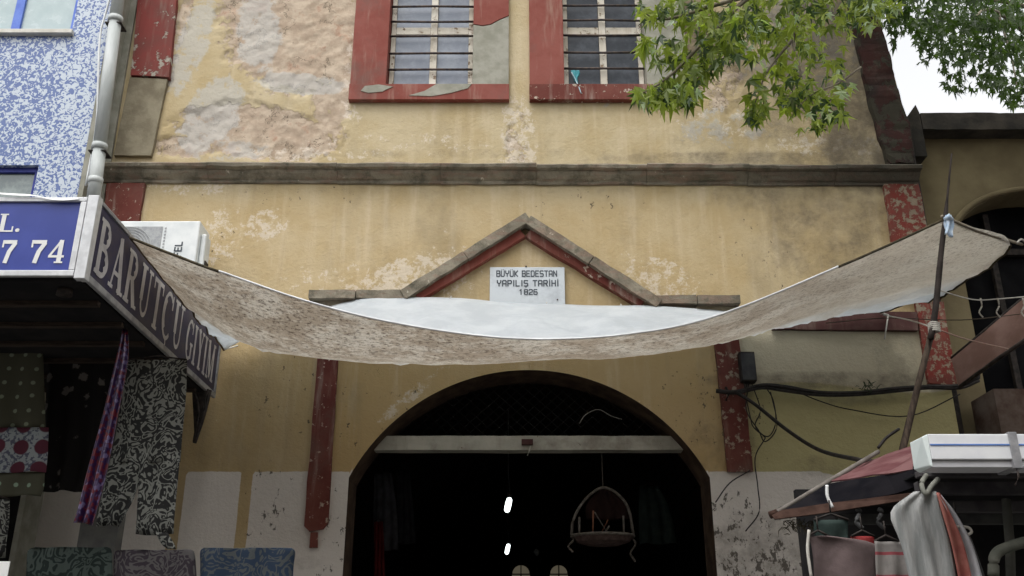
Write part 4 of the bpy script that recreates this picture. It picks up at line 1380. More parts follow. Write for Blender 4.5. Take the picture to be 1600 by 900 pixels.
# white strings with knots strung in front of the arch window
ws = empty('string_line', P(1500, 470, 7.6), 'thin white string with hanging knots strung before the dark arched window', 'string')
tube('line', catmull([P(1462, 452, 6.0), P(1520, 468, 6.6), P(1560, 467, 7.0), P(1620, 462, 7.3)], 6), .0045, CORD, ws, 6)
for px in (1532, 1559, 1598):
    tube('knot', catmull([P(px, 466, 6.9), P(px + 2, 478, 6.9), P(px - 2, 488, 6.9), P(px + 4, 496, 6.9)], 4), .006, CORD, ws, 6)
rs = empty('pole_guy_string', P(1460, 510, 5.95), 'frayed pale strings running from the pole knot to the sides', 'string')
tube('line', catmull([P(1380, 492, 8.3), P(1420, 500, 7.2), P(1458, 512, 5.96)], 6), .006, CORD, rs, 6)
tube('line', catmull([P(1458, 512, 5.96), P(1510, 530, 6.5), P(1575, 545, 7.2)], 6), .005, simple('reddish_string', (.35, .2, .16), (.4, .28, .22)), rs, 6)
tube('line', catmull([P(1290, 505, 8.3), P(1380, 497, 8.2), P(1500, 500, 7.6), P(1600, 490, 7.6)], 6), .004, simple('dark_string', (.06, .05, .04), (.1, .08, .06)), rs, 6)

# ------------------------------------------------------------------ cables on the right wall
CABLE = simple('black_cable', (0.015, 0.014, 0.013), (0.035, 0.03, 0.028), 20, .6, .001)
YC = 8.40
cb = empty('cable_bundle', P(1300, 610, YC), 'sagging bundle of black cables crossing the wall right of the arch', 'cable')
rr = random.Random(3)
for k in range(6):
    o_ = rr.uniform(-3, 3)
    pts = [(1119, 611 + o_ * .4), (1150, 613 + o_ * .5), (1190, 604 + o_), (1225, 607 + o_ * 1.5), (1280, 615 + o_), (1340, 615 + o_ * .8), (1400, 609 + o_), (1450, 605 + o_ * .6), (1500, 604 + o_), (1530, 590 + 2 * o_)]
    tube('cable', catmull([P(x_, y_, YC - .005 * k) for x_, y_ in pts], 5), rr.choice((.010, .013, .016)), CABLE, cb, 6)
for pts in ([(1165, 618), (1172, 650), (1178, 668), (1200, 682), (1212, 660), (1208, 625), (1196, 604)], [(1170, 600), (1166, 640), (1185, 672), (1196, 690), (1214, 665), (1204, 612)], [(1175, 600), (1188, 640), (1180, 665), (1196, 684)], [(1240, 610), (1285, 628), (1330, 640), (1420, 650), (1500, 616)],
            [(1196, 684), (1180, 715), (1184, 760), (1186, 800), (1165, 830)], [(1172, 735), (1140, 755), (1118, 785)]):
    tube('loose_cable', catmull([P(x_, y_, 8.43) for x_, y_ in pts], 6), .0055, CABLE, cb, 6)
tube('rope', [P(1134, 605, 8.42), P(1139, 616, 8.41), P(1134, 626, 8.42)], .012, CABLE, cb)
hc = empty('hanging_cable', P(1260, 690, YC), 'thick black cable drooping from the pilaster down to the stall roof', 'cable')
tube('cable', catmull([P(1150, 613, 8.38), P(1180, 632, 8.3), P(1230, 672, 8.0), P(1280, 703, 7.5), P(1340, 718, 6.6), P(1372, 722, 6.0)], 8), .016, CABLE, hc, 8)
tube('thin_cable', catmull([P(1372, 700, 6.1), P(1385, 684, 6.1), P(1405, 670, 6.1)], 6), .010, CABLE, hc, 6)
tw = empty('wiry_plant', P(1355, 610, 8.35), 'small dark weed growing on the cables right of the arch', 'plant')
LEAFD = simple('dull_weed_green', (0.035, 0.05, 0.03), (0.06, 0.08, 0.045), 10, .9, 0)
bm = bmesh.new()
rr = random.Random(12)
for k in range(26):
    c = P(1355 + rr.gauss(0, 9), 606 + rr.gauss(0, 4), 8.36)
    d = Vector((rr.uniform(-1, 1), rr.uniform(-.4, 0), rr.uniform(-.4, 1.2))) * .06
    add_tube(bm, [c, c + d * .6 + Vector((0, 0, .01)), c + d], [.003, .004, .001], 4, False)
bmobj('weed_tuft', bm, LEAFD, tw, kind='stuff')

jb = empty('junction_box', P(1169, 570, 8.4), 'narrow black junction box on the wall beside the right pilaster', 'box')
a = P(1160, 600, 8.38); b = P(1179, 549, 8.38)
box('housing', (a.x, 8.38, a.z + .03), (b.x, 8.49, b.z), IRON_D, jb, .008)
box('lid', (a.x + .008, 8.372, a.z + .04), (b.x - .008, 8.379, b.z - .02), simple('box_lid_grey', (.04, .04, .045), (.07, .07, .07)), jb, .002)
for k in range(3):
    tube('stub_cable', [Vector((a.x + .025 + .02 * k, 8.42, a.z + .03)), Vector((a.x + .03 + .012 * k, 8.41, a.z - .05))], .007, CABLE, jb, 6)

# ------------------------------------------------------------------ lamps, garlands and clothes inside the passage
BULB = Mat('lit_lamp_tube', 0.3, (0.9, 0.95, 0.95))
BULB.b.inputs['Emission Color'].default_value = (0.9, 1.0, 0.97, 1)
BULB.b.inputs['Emission Strength'].default_value = 9
def bulb(px, py, Y, zt_px, label, hpx):
    c = P(px, py, Y)
    t = empty('pendant_lamp', c, label, 'lamp', 'lamps hanging in the passage')
    hh = hpx * Y / FPX / 2
    r_ = hh * .42
    bm = bmesh.new()
    add_tube(bm, [c + Vector((.02 * s_, 0, hh * s_)) for s_ in (-1, -.8, -.3, .3, .8, 1)], [r_ * .4, r_ * .9, r_, r_, r_ * .9, r_ * .5], 12)
    bmobj('bulb', bm, BULB.m, t, smooth=True)
    tube('socket', [c + Vector((.02, 0, hh)), c + Vector((.02, 0, hh + .07))], .028, IRON_D, t, 10)
    top_ = P(px, zt_px, Y)
    tube('cord', [c + Vector((.02, 0, hh + .07)), c + Vector((.0, 0, hh + .3)), Vector((c.x, Y, max(top_.z, c.z + 1.2)))], .006, simple('lamp_cord', (.12, .12, .12), (.2, .2, .2)), t, 6)
bulb(794, 789, 12, 735, 'bright pendant lamp in the passage, the nearer and higher of two', 22)
bulb(793, 858, 17.5, 830, 'bright pendant lamp in the passage, the farther and lower of two', 15)
o = empty('dim_lamp', P(839, 863, 19), 'small unlit pale lamp right of the lower lit lamp', 'lamp')
bm = bmesh.new(); add_tube(bm, [P(839, 858, 19), P(838, 862, 19), P(840, 868, 19)], [.03, .06, .03], 10)
bmobj('globe', bm, simple('pale_globe', (.4, .4, .4), (.5, .5, .5)), o, smooth=True)
tube('cord', [P(839, 858, 19), P(839, 858, 19) + Vector((0, 0, 1.2))], .006, IRON_D, o, 6)

# hanging ornament with a hoop, tray, sticks and curled tassels
YO = 9.0
hb = empty('hanging_basket', P(940, 840, YO), 'hanging hooped basket with sticks and curled tassels below the tie beam', 'basket')
WICK = simple('dusty_wicker', (.09, .078, .068), (.17, .15, .13), 30, .9, .004)
tube('cord', [P(940, 704, YO), P(942, 762, YO)], .006, WICK, hb, 6)
tube('hoop', catmull([P(893, 836, YO), P(896, 812, YO), P(910, 786, YO), P(928, 768, YO), P(945, 762, YO), P(965, 772, YO), P(982, 795, YO), P(990, 838, YO)], 6), .014, WICK, hb, 8)
pc = P(942, 838, YO)
wr = (P(990, 838, YO).x - P(893, 838, YO).x) / 2
tube('rim', [pc + Vector((wr * math.cos(t * math.pi / 12), wr * math.sin(t * math.pi / 12) * .8, 0)) for t in range(25)], .014, WICK, hb, 8)
bm = bmesh.new()
n_r = 20
rings = []
for s_, dz in ((1, 0), (.85, -.05), (.5, -.08), (.05, -.09)):
    rings.append([bm.verts.new(pc + Vector((wr * s_ * math.cos(2 * math.pi * k / n_r), wr * s_ * .8 * math.sin(2 * math.pi * k / n_r), dz))) for k in range(n_r)])
for a_, b_ in zip(rings[:-1], rings[1:]):
    for k in range(n_r): bm.faces.new((a_[k], a_[(k + 1) % n_r], b_[(k + 1) % n_r], b_[k]))
bmobj('tray', bm, simple('dull_red_basket', (.07, .045, .04), (.12, .085, .075), 20), hb, solid=.006)
REDST = simple('orange_stick', (.16, .06, .035), (.2, .09, .05), 10)
for (a_, b_, mt, r_) in (((926, 838), (927, 798), REDST, .009), ((929, 800), (952, 838), WICK, .006), ((941, 838), (952, 822), WICK, .008), ((905, 838), (905, 808), WICK, .012), ((975, 838), (974, 806), WICK, .010), ((940, 835), (955, 834), WICK, .014), ((950, 812), (940, 832), REDST, .005)):
    tube('stick', [P(*a_, YO - .05), P(*b_, YO - .05)], r_, mt, hb, 6)
for bx, ys in ((892, 838), (989, 842)):
    pts = [P(bx + 4 * math.sin(t * 1.25), ys + t * (4.2 if bx < 900 else 6), YO - .02) for t in range(7)]
    tube('tassel', catmull(pts, 4), .010, WICK, hb, 6)
# dark red hood of the basket
cloth('hood', [(765, 938, 950), (785, 918, 975), (800, 915, 985), (812, 918, 985)], YO + .1, simple('maroon_hood', (.02, .010, .009), (.03, .014, .012)), hb, .03, 3)

def hang(rows, Y, mat, label, cat='garment', name='hanging_garment', group=None, fold=.03, nf=3, seed=0, parts=None, nx=14, hanger=True):
    t = empty(name, P((rows[0][1] + rows[0][2]) / 2, rows[0][0], Y), label, cat, group)
    cloth('fabric', rows, Y, mat, t, fold, nf, nx, seed=seed)
    if not hanger: return t
    a_, b_ = P(rows[0][1], rows[0][0], Y), P(rows[0][2], rows[0][0], Y)
    tube('hanger', [a_, (a_ + b_) / 2 + Vector((0, 0, .03)), b_], .006, IRON_D, t, 6)
    tube('hook', [(a_ + b_) / 2 + Vector((0, 0, .03)), (a_ + b_) / 2 + Vector((0, 0, .10))], .004, IRON_D, t, 6)
    return t


G1 = 'clothes hanging inside the passage'
hang([(740, 585, 612), (800, 583, 620), (860, 580, 622)], 10.5, simple('dim_grey_cloth', (.05, .05, .055), (.08, .08, .09)), 'dim grey garment hung inside the passage at left', group=G1)
hang([(815, 585, 598), (860, 584, 600), (910, 582, 602)], 10.2, simple('dim_red_cloth', (.10, .008, .01), (.14, .015, .015)), 'dark red garment hung low inside the passage at left', group=G1)
hang([(735, 622, 640), (790, 620, 645), (850, 618, 650)], 11.5, simple('faded_navy_cloth', (.03, .03, .035), (.05, .05, .055)), 'dark navy garment hung inside the passage behind the grey one', group=G1)
hang([(760, 1000, 1030), (800, 998, 1050), (850, 1000, 1060)], 10.5, simple('dim_green_cloth', (.02, .03, .027), (.035, .05, .045)), 'dim green garment hung inside the passage right of the basket', group=G1)

# ------------------------------------------------------------------ left shop: opening and hanging clothes
sh = empty('clothes_shop', (-6, 8.3, 0), 'dark open shop front under the blue canopy sign', 'shop')
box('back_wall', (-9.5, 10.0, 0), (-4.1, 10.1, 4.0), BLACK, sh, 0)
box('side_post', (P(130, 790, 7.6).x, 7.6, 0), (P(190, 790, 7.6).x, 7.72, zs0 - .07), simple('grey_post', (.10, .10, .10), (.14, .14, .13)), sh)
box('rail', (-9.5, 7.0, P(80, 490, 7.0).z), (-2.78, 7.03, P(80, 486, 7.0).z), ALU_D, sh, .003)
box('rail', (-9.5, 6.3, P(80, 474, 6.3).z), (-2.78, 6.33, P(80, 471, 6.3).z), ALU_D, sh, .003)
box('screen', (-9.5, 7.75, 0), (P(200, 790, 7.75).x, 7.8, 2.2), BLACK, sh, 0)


def pattern(name, base, kind, c2, scale=10, c3=None):
    m = Mat(name, .85, spec=.15)
    v = m.coord()
    if kind == 'dots':
        d = m.voro(scale, 'F1', 'Distance', v, 0.12, True)
        b = m.mix(m.ss(d, .17, .11), base, c2)
    elif kind == 'flowers':
        d = m.voro(scale, 'F1', 'Distance', v, 1)
        n = m.noise(scale * 3, 4, .6, v)
        b = m.mix(m.ss(m.math('ADD', d, m.math('MULTIPLY', n, .5)), .52, .44), base, c2)
    elif kind == 'paisley':
        w_ = m.noise(scale * .6, 1.5, .5, v, 2.0)
        fr_ = m.math('ABSOLUTE', m.math('SUBTRACT', m.math('FRACT', m.math('MULTIPLY', w_, 5.0)), .5))
        n = m.noise(scale * 4, 3, .6, v, 1.0)
        b = m.mix(m.ss(m.math('ADD', fr_, m.math('MULTIPLY', m.math('SUBTRACT', n, .5), .25)), .19, .27), c2, base)
    elif kind == 'sequin':
        col_ = m.voro(scale, 'F1', 'Color', v)
        hsv = m.n.new('ShaderNodeSeparateColor'); m.l.new(col_, hsv.inputs[0])
        b = m.mix(m.ss(hsv.outputs[0], .35, .5), base, c2)
        b = m.mix(m.ss(hsv.outputs[1], .8, .86), b, c3)
        m.b.inputs['Roughness'].default_value = .3
        m.b.inputs['Specular IOR Level'].default_value = .8
    elif kind == 'band':
        d = m.voro(scale, 'F1', 'Distance', v, .1, True)
        n = m.noise(scale * 6, 2, .6, v)
        b = m.mix(m.ss(n, .5, .56), base, c3)
        b = m.mix(m.ss(d, .36, .30), b, c2)
    m.base(b)
    m.bump(m.noise(60, 3, .6, v), .002, .4)
    return m.m


G2 = 'clothes hanging under the canopy at the left'
t = hang([(508, -60, 66), (600, -62, 68), (668, -64, 70)], 7.1, pattern('olive_dotted_cloth', (.085, .085, .06), 'dots', (.26, .30, .22), 9), 'olive dress with pale dots and a pink patterned band, leftmost under the canopy', group=G2, seed=1, fold=.02)
cloth('patterned_band', [(668, -64, 76), (705, -64, 74), (738, -64, 70)], 7.08, pattern('pink_white_band', (.36, .40, .42), 'band', (.12, .035, .055), 6, (.12, .13, .18)), t, .02, 3)
cloth('lower_skirt', [(738, -64, 70), (760, -64, 68), (775, -64, 62)], 7.1, pattern('olive_dotted_cloth_lower', (.085, .085, .06), 'dots', (.28, .38, .28), 9), t, .02, 3)
hang([(515, 78, 185), (600, 72, 180), (700, 68, 168), (768, 64, 150)], 7.3, pattern('black_flower_cloth', (.014, .013, .013), 'flowers', (.16, .15, .14), 7), 'black dress with faint grey flowers beside the olive dotted dress', group=G2, seed=2)
t = hang([(515, 192, 199), (560, 182, 200), (640, 164, 186), (730, 140, 170), (790, 126, 156), (818, 118, 148)], 6.5, pattern('glittering_red_cloth', (.12, .008, .018), 'sequin', (.028, .01, .06), 42, (.15, .12, .24)), 'narrow glittering red and purple scarf hanging slantwise in front of the black dress', 'scarf', 'hanging_scarf', G2, .035, 2, 3)
# trousers: waist plus two legs
PAIS = pattern('black_white_paisley', (.025, .025, .025), 'paisley', (.20, .205, .185), 13)
t = empty('hanging_trousers', P(245, 560, 6.9), 'black and white swirl patterned trousers hanging beside the red scarf', 'trousers', G2)
cloth('waist', [(562, 198, 292), (620, 190, 290), (680, 180, 284), (722, 172, 281)], 6.9, PAIS, t, .015, 2, seed=1)
cloth('leg', [(708, 174, 224), (770, 160, 212), (822, 150, 186)], 6.9, PAIS, t, .02, 2, seed=2)
cloth('leg', [(708, 222, 282), (780, 216, 276), (836, 213, 272)], 6.9, PAIS, t, .02, 2, seed=4)
tube('hanger', [P(198, 562, 6.9), P(245, 556, 6.9), P(292, 562, 6.9)], .006, IRON_D, t)
cloth('label_tag', [(832, 243, 262), (850, 252, 272), (858, 262, 274)], 6.88, PAIS, t, .01, 1, 6)
hang([(855, 56, 168), (861, 44, 175), (890, 42, 176), (930, 40, 178)], 6.7, pattern('dark_green_blouse', (.012, .018, .016), 'paisley', (.045, .058, .052), 9), 'dark green patterned blouse hanging at the bottom left corner', 'blouse', group=G2, seed=5, hanger=False, fold=.02, nf=3)
hang([(859, 186, 298), (865, 178, 304), (895, 177, 306), (930, 174, 308)], 6.7, pattern('grey_purple_blouse', (.03, .024, .03), 'paisley', (.075, .07, .07), 11), 'greyish purple speckled blouse between the two darker blouses', 'blouse', group=G2, seed=6, hanger=False, fold=.02, nf=3)
hang([(856, 318, 456), (862, 312, 461), (885, 312, 458), (930, 312, 456)], 6.7, pattern('blue_grey_blouse', (.02, .032, .055), 'paisley', (.06, .066, .068), 12), 'blue grey flowered blouse hanging in front of the white dado', 'blouse', group=G2, seed=7, hanger=False, fold=.02, nf=3)
o = box('white_card', (P(-40, 880, 6.2).x, 6.2, P(0, 940, 6.2).z), (P(15, 880, 6.2).x, 6.21, P(0, 877, 6.2).z), SIGNWHITE, None, .002)
tag(o, 'small white card at the very bottom left corner', 'card')
hang([(780, -30, 14), (820, -32, 12), (870, -34, 8)], 6.9, PAIS, 'black and white patterned cloth below the olive dotted dress', 'cloth', group=G2, seed=8)

# ------------------------------------------------------------------ stall at the right with its canopy, light box and linen
st = empty('market_stall', P(1500, 800, 4.8), 'dark market stall with a faded red cloth canopy at the right', 'stall')
REDC = simple('faded_red_canvas', (0.10, 0.035, 0.038), (0.17, 0.085, 0.085), 5, .85, .004)
NAVYC = simple('black_navy_canvas', (0.006, 0.006, 0.008), (0.013, 0.012, 0.014), 5, .95, .008, spec=.02)
BROWNC = simple('brown_canvas_edge', (0.035, 0.018, 0.013), (0.065, 0.036, 0.027), 12, .9, .004)


def sheet(name, pts, mat, parent, solid=.008, sub=0, amp=.01, seed=0):
    bm = bmesh.new()
    bm.faces.new([bm.verts.new(p) for p in pts])
    if sub:
        bmesh.ops.triangulate(bm, faces=bm.faces)
        bmesh.ops.subdivide_edges(bm, edges=bm.edges, cuts=sub, use_grid_fill=True)
        for v_ in bm.verts: v_.co += mnoise.noise_vector(v_.co * 6 + Vector((seed, 0, 0))) * amp
    return bmobj(name, bm, mat, parent, solid=solid)


# sloping canopy: apex under the light box, low corner out at the left, over the stall depth
sheet('canopy_top', [P(1384, 741, 5.2), P(1300, 753, 5.5), P(1302, 746, 6.0), P(1360, 722, 6.2), P(1470, 680, 5.9), P(1470, 700, 5.0), P(1432, 706, 5.0), P(1428, 733, 5.05)], REDC, st, sub=3, amp=.015)
sheet('canopy_side', [P(1222, 800, 5.35), P(1292, 757, 5.5), P(1384, 743, 5.2), P(1428, 735, 5.05), P(1436, 760, 5.0), P(1400, 772, 5.1), P(1300, 790, 5.3)], NAVYC, st, sub=2, amp=.01, seed=3)
sheet('canopy_fold', [P(1428, 708, 4.98), P(1452, 690, 4.95), P(1475, 705, 4.9), P(1475, 745, 4.9), P(1428, 742, 4.98)], NAVYC, st, sub=2, amp=.02, seed=5)
sheet('canopy_edge', [P(1206, 806, 5.36), P(1222, 797, 5.35), P(1300, 786, 5.28), P(1440, 768, 4.98), P(1440, 778, 4.98), P(1300, 800, 5.26), P(1210, 812, 5.34)], BROWNC, st, sub=2, amp=.004, seed=6)
tube('canopy_rod', [P(1206, 806, 5.38), P(1295, 752, 5.55), P(1372, 706, 6.1)], .014, simple('grey_canopy_rod', (.13, .115, .10), (.2, .18, .16)), st, 8)
tube('rod_cap', [P(1203, 805, 5.38), P(1214, 801, 5.38)], .022, BROWNC, st, 8)
tube('tie_string', catmull([P(1292, 758, 5.2), P(1293, 776, 5.2), P(1301, 793, 5.2)], 6), .009, SIGNWHITE, st, 6)
for (y0, y1, Y_) in ((735, 745, 4.75), (752, 772, 4.8), (782, 800, 4.85)):
    a_ = P(1436, y1, Y_); b_ = P(1700, y0, Y_)
    box('crossbar', (a_.x, Y_, a_.z), (b_.x, Y_ + .05, b_.z), simple('dark_bar', (.05, .045, .05), (.085, .08, .08)), st, .004)
box('roof_board', (P(1436, 760, 4.9).x, 4.4, P(1500, 742, 4.9).z), (5.2, 6.4, P(1500, 738, 4.9).z), BLACK, st, .003)
box('back_board', (P(1285, 850, 5.5).x, 5.9, 0), (5.2, 5.95, P(1500, 745, 5.5).z), BLACK, st, .003)
box('shelf', (P(1300, 800, 5.4).x, 5.32, P(1300, 822, 5.4).z), (5.2, 5.36, P(1300, 806, 5.4).z), simple('dark_grey_rail', (.05, .05, .05), (.08, .08, .075)), st, .003)
for px in (1338, 1372):
    tube('hook', catmull([P(px, 795, 5.2), P(px + 6, 800, 5.2), P(px, 815, 5.2), P(px + 10, 826, 5.2)], 4), .012, simple('dark_grey_hook', (.06, .06, .06), (.1, .1, .1)), st, 8)
tube('bent_rail', catmull([P(1552, 900, 4.6), P(1555, 868, 4.6), P(1575, 855, 4.6), P(1620, 842, 4.6)], 6), .025, simple('greenish_pipe', (.07, .075, .06), (.11, .11, .09)), st, 10)
tube('upright_pipe', [P(1572, 780, 4.8), P(1578, 850, 4.8), P(1580, 930, 4.8)], .022, simple('greenish_pipe_b', (.07, .07, .06), (.1, .1, .085)), st, 10)

# long white box fitting
YL = 4.35
lb = empty('awning_cassette', P(1520, 700, YL), 'long white rectangular awning cassette with a thin blue stripe above the stall', 'awning case')
a_ = P(1458, 728, YL); b_ = P(1720, 678, YL)
W2M = simple('white_plastic_case', (0.70, 0.71, 0.74), (0.78, 0.79, 0.80), 6, .4, 0)
box('case', (a_.x, YL, a_.z + .03), (b_.x + .3, YL + .15, b_.z), W2M, lb, .004)
box('lower_lip', (a_.x, YL + .012, a_.z - .004), (b_.x + .3, YL + .15, a_.z + .028), simple('greyed_plastic', (.5, .5, .52), (.58, .58, .6), 6, .4, 0), lb, .003)
box('blue_stripe', (a_.x + .001, YL - .003, (a_.z + b_.z) / 2 + .02), (b_.x + .3, YL - .0005, (a_.z + b_.z) / 2 + .027), simple('blue_stripe', (.12, .22, .5), (.15, .25, .55)), lb, 0)
c_ = P(1443, 702, YL)
bm = bmesh.new()
x0_, x1_ = c_.x, a_.x - .001
for (xx, ins) in ((x1_, 0), (x0_, .012)):
    pass
vs = [bm.verts.new(q_) for q_ in ((x1_, YL, a_.z - .004), (x1_, YL + .15, a_.z - .004), (x1_, YL + .15, b_.z), (x1_, YL, b_.z), (x0_ + .02, YL + .01, a_.z + .004), (x0_ - .0, YL + .14, a_.z + .01), (x0_ - .0, YL + .14, b_.z - .01), (x0_ + .005, YL + .01, b_.z - .012))]
for f_ in ((0, 1, 2, 3), (7, 6, 5, 4), (0, 4, 5, 1), (1, 5, 6, 2), (2, 6, 7, 3), (3, 7, 4, 0)): bm.faces.new([vs[i] for i in f_])
bmobj('end_cap', bm, simple('greenish_white_cap', (0.70, 0.78, 0.76), (0.76, 0.82, 0.8), 6, .4, 0), lb, bevel=.004)
bx_ = P(1585, 700, YL).x
box('strap', (bx_ - .02, YL - .008, a_.z - .012), (bx_ + .02, YL + .16, b_.z + .008), ALU_D, lb, .003)
box('strap', (bx_ + .55, YL - .008, a_.z - .012), (bx_ + .59, YL + .16, b_.z + .008), ALU_D, lb, .003)
tube('strap_string', [P(1588, 728, YL), P(1592, 745, YL), P(1586, 758, YL)], .005, IRON, lb, 6)

# linen hanging at the right
def striped(name, base, c2, axis='x', period=.2, width=.2, off=0, c3=None):
    m = Mat(name, .85, spec=.15)
    v = m.coord()
    s_ = m.sep(v)[0 if axis == 'x' else 2]
    t_ = m.math('FRACT', m.math('ADD', m.math('DIVIDE', s_, period), off))
    f_ = m.ss(m.math('ABSOLUTE', m.math('SUBTRACT', t_, .5)), width / 2 + .02, width / 2)
    b_ = m.mix(m.ss(m.noise(6, 6, .6), .4, .65), base, tuple(q * .72 for q in base))
    m.base(m.mix(f_, b_, c2))
    m.bump(m.noise(14, 5, .6, m.coord(scale=(3, 3, .6))), .006, .5)
    return m.m


G3 = 'linen hanging from the stall'
LIN = simple('grey_white_linen', (.24, .25, .245), (.40, .40, .39), 5, .9, .012, stretch=(4, 4, .6))
t = empty('hanging_towel', P(1445, 775, 4.7), 'pale grey and white towel with a salmon red stripe bunched under the awning cassette', 'towel', G3)
cloth('grey_half', [(768, 1428, 1462), (800, 1392, 1470), (850, 1408, 1484), (920, 1424, 1498)], 4.7, LIN, t, .012, 2.5, 30, seed=2)
cloth('red_stripe', [(770, 1463, 1468), (800, 1471, 1484), (850, 1485, 1504), (920, 1499, 1520)], 4.69, simple('salmon_stripe', (.28, .08, .07), (.40, .16, .13)), t, .015, 1, 6, seed=3)
cloth('white_half', [(774, 1466, 1470), (806, 1484, 1494), (855, 1504, 1520), (920, 1520, 1540)], 4.7, simple('white_linen', (.42, .42, .45), (.55, .54, .56)), t, .02, 1, 8, seed=5)
tube('bunch', catmull([P(1448, 742, 4.72), P(1440, 756, 4.7), P(1447, 772, 4.68), P(1455, 760, 4.7), P(1466, 748, 4.72)], 5), [.012] * 21, simple('grey_bunch', (.14, .14, .12), (.22, .22, .19)), t, 8)
t = hang([(846, 1366, 1404), (870, 1367, 1424), (930, 1370, 1430)], 4.9, striped('white_red_grid_linen', (.26, .24, .225), (.25, .06, .07), 'z', .11, .12), 'white tea towel with fine red lines left of the striped towel', 'towel', 'hanging_towel', G3, .012, 2, 4)
hang([(838, 1262, 1296), (850, 1268, 1366), (880, 1272, 1370), (930, 1274, 1372)], 5.0, simple('dusty_pink_linen', (.095, .07, .068), (.135, .10, .098)), 'dusty pink cloth hanging at the left end of the stall', 'cloth', 'hanging_cloth', G3, .02, 1, 6)
tube('pale_cord', catmull([P(1264, 828, 4.98), P(1262, 860, 4.98), P(1268, 905, 4.98)], 5), .008, CORD, st, 6)
t = hang([(838, 1330, 1366), (850, 1330, 1367), (872, 1332, 1368)], 5.06, simple('crimson_cloth', (.20, .02, .02), (.28, .05, .05)), 'small crimson cloth tucked behind the tea towel', 'cloth', 'hanging_cloth', G3, .012, 1, 7)
hang([(812, 1272, 1326), (840, 1276, 1326), (868, 1310, 1326)], 5.08, simple('black_green_bag', (.015, .025, .022), (.03, .045, .04)), 'blackish green bag hanging above the dusty pink cloth', 'bag', 'hanging_bag', G3, .02, 1, 8)
hang([(818, 1492, 1500), (840, 1500, 1516), (880, 1510, 1530), (930, 1520, 1545)], 4.75, simple('grey_net_bag', (.10, .10, .10), (.16, .16, .16)), 'thin grey plastic bag hanging behind the striped towel', 'bag', 'hanging_bag', G3, .02, 1, 9)
tube('bag_loop', catmull([P(1490, 823, 4.7), P(1512, 824, 4.7), P(1518, 831, 4.7), P(1512, 836, 4.7)], 5), .007, CORD, st, 6)

# small tatters on the dado beside the stall (dark climbing weeds)
tw = empty('wall_weeds', P(1235, 815, 5.5), 'dark dry weeds hanging under the left tip of the stall canopy', 'plant')
bm = bmesh.new()
rr = random.Random(21)
for k in range(60):
    c = P(1252 + rr.gauss(0, 14), 812 + abs(rr.gauss(0, 8)), 5.36 + rr.uniform(0, .05))
    d = Vector((rr.uniform(-1, 1), rr.uniform(-.5, .2), rr.uniform(-1.4, .2))) * .045
    add_tube(bm, [c, c + d * .5 + Vector((rr.uniform(-.01, .01), 0, .005)), c + d], [.0025, .003, .001], 4, False)
bmobj('weed_tuft', bm, simple('dry_weed', (.05, .045, .03), (.09, .08, .05)), tw, kind='stuff')

# ------------------------------------------------------------------ plane trees
def leaf_mesh(name, L, seed):
    rr = random.Random(seed)
    lobes = [(-104, .42), (-80, .24), (-54, .80), (-30, .34), (-3, 1.08), (26, .34), (50, .82), (78, .24), (104, .42)]
    V = [(0, 0, 0)]
    for (a_, r_) in lobes:
        a_ = rad(a_ + rr.uniform(-4, 4)); r_ *= L * rr.uniform(.9, 1.1)
        V.append((math.sin(a_) * r_, math.cos(a_) * r_, -.32 * L * abs(math.sin(a_)) * r_ / L - .25 * (r_ / L) ** 2 * L * max(0, math.cos(a_)) + .09 * L * rr.uniform(-1, 1)))
    V.append((0, -.16 * L, 0.0))
    F = [(0, i, i + 1) for i in range(1, len(lobes))]
    F += [(0, len(lobes), len(lobes) + 1), (0, len(lobes) + 1, 1)]
    me = bpy.data.meshes.new(name)
    me.from_pydata(V, [], F)
    return me, V, F


def leafmat(name, a, b, c, island=False, tr=.45):
    m = Mat(name, .5, spec=.4)
    if island:
        g = m.n.new('ShaderNodeNewGeometry'); r_ = g.outputs['Random Per Island']
    else: r_ = m.random()
    col_ = m.mix(m.ss(r_, 0.0, .6), a, b)
    col_ = m.mix(m.ss(r_, .84, 1.0), col_, c)
    m.base(col_)
    t = m.n.new('ShaderNodeBsdfTranslucent')
    brt = m.mix(1.0, col_, (1.6, 1.9, .8), 'MULTIPLY')
    m.l.new(brt, t.inputs['Color'])
    mx = m.n.new('ShaderNodeMixShader'); mx.inputs[0].default_value = tr
    m.l.new(m.b.outputs[0], mx.inputs[1]); m.l.new(t.outputs[0], mx.inputs[2])
    m.l.new(mx.outputs[0], m.out.inputs['Surface'])
    return m.m


BARK = simple('plane_bark', (0.13, 0.11, 0.085), (0.24, 0.21, 0.16), 6, .9, .01)
TWIG = simple('pale_twig', (0.16, 0.13, 0.09), (0.26, 0.22, 0.16), 20, .9, .002)


def leaf_matrix(p, rr, droop=1.0, size=1.0, flat=0.0):
    yaw = rr.uniform(0, 2 * math.pi)
    tilt = rr.gauss(-72, 18) * droop
    roll = rr.gauss(0, 35)
    return Matrix.Translation(p) @ Matrix.Rotation(yaw, 4, 'Z') @ Matrix.Rotation(rad(tilt), 4, 'X') @ Matrix.Rotation(rad(roll), 4, 'Y') @ Matrix.Scale(size, 4)


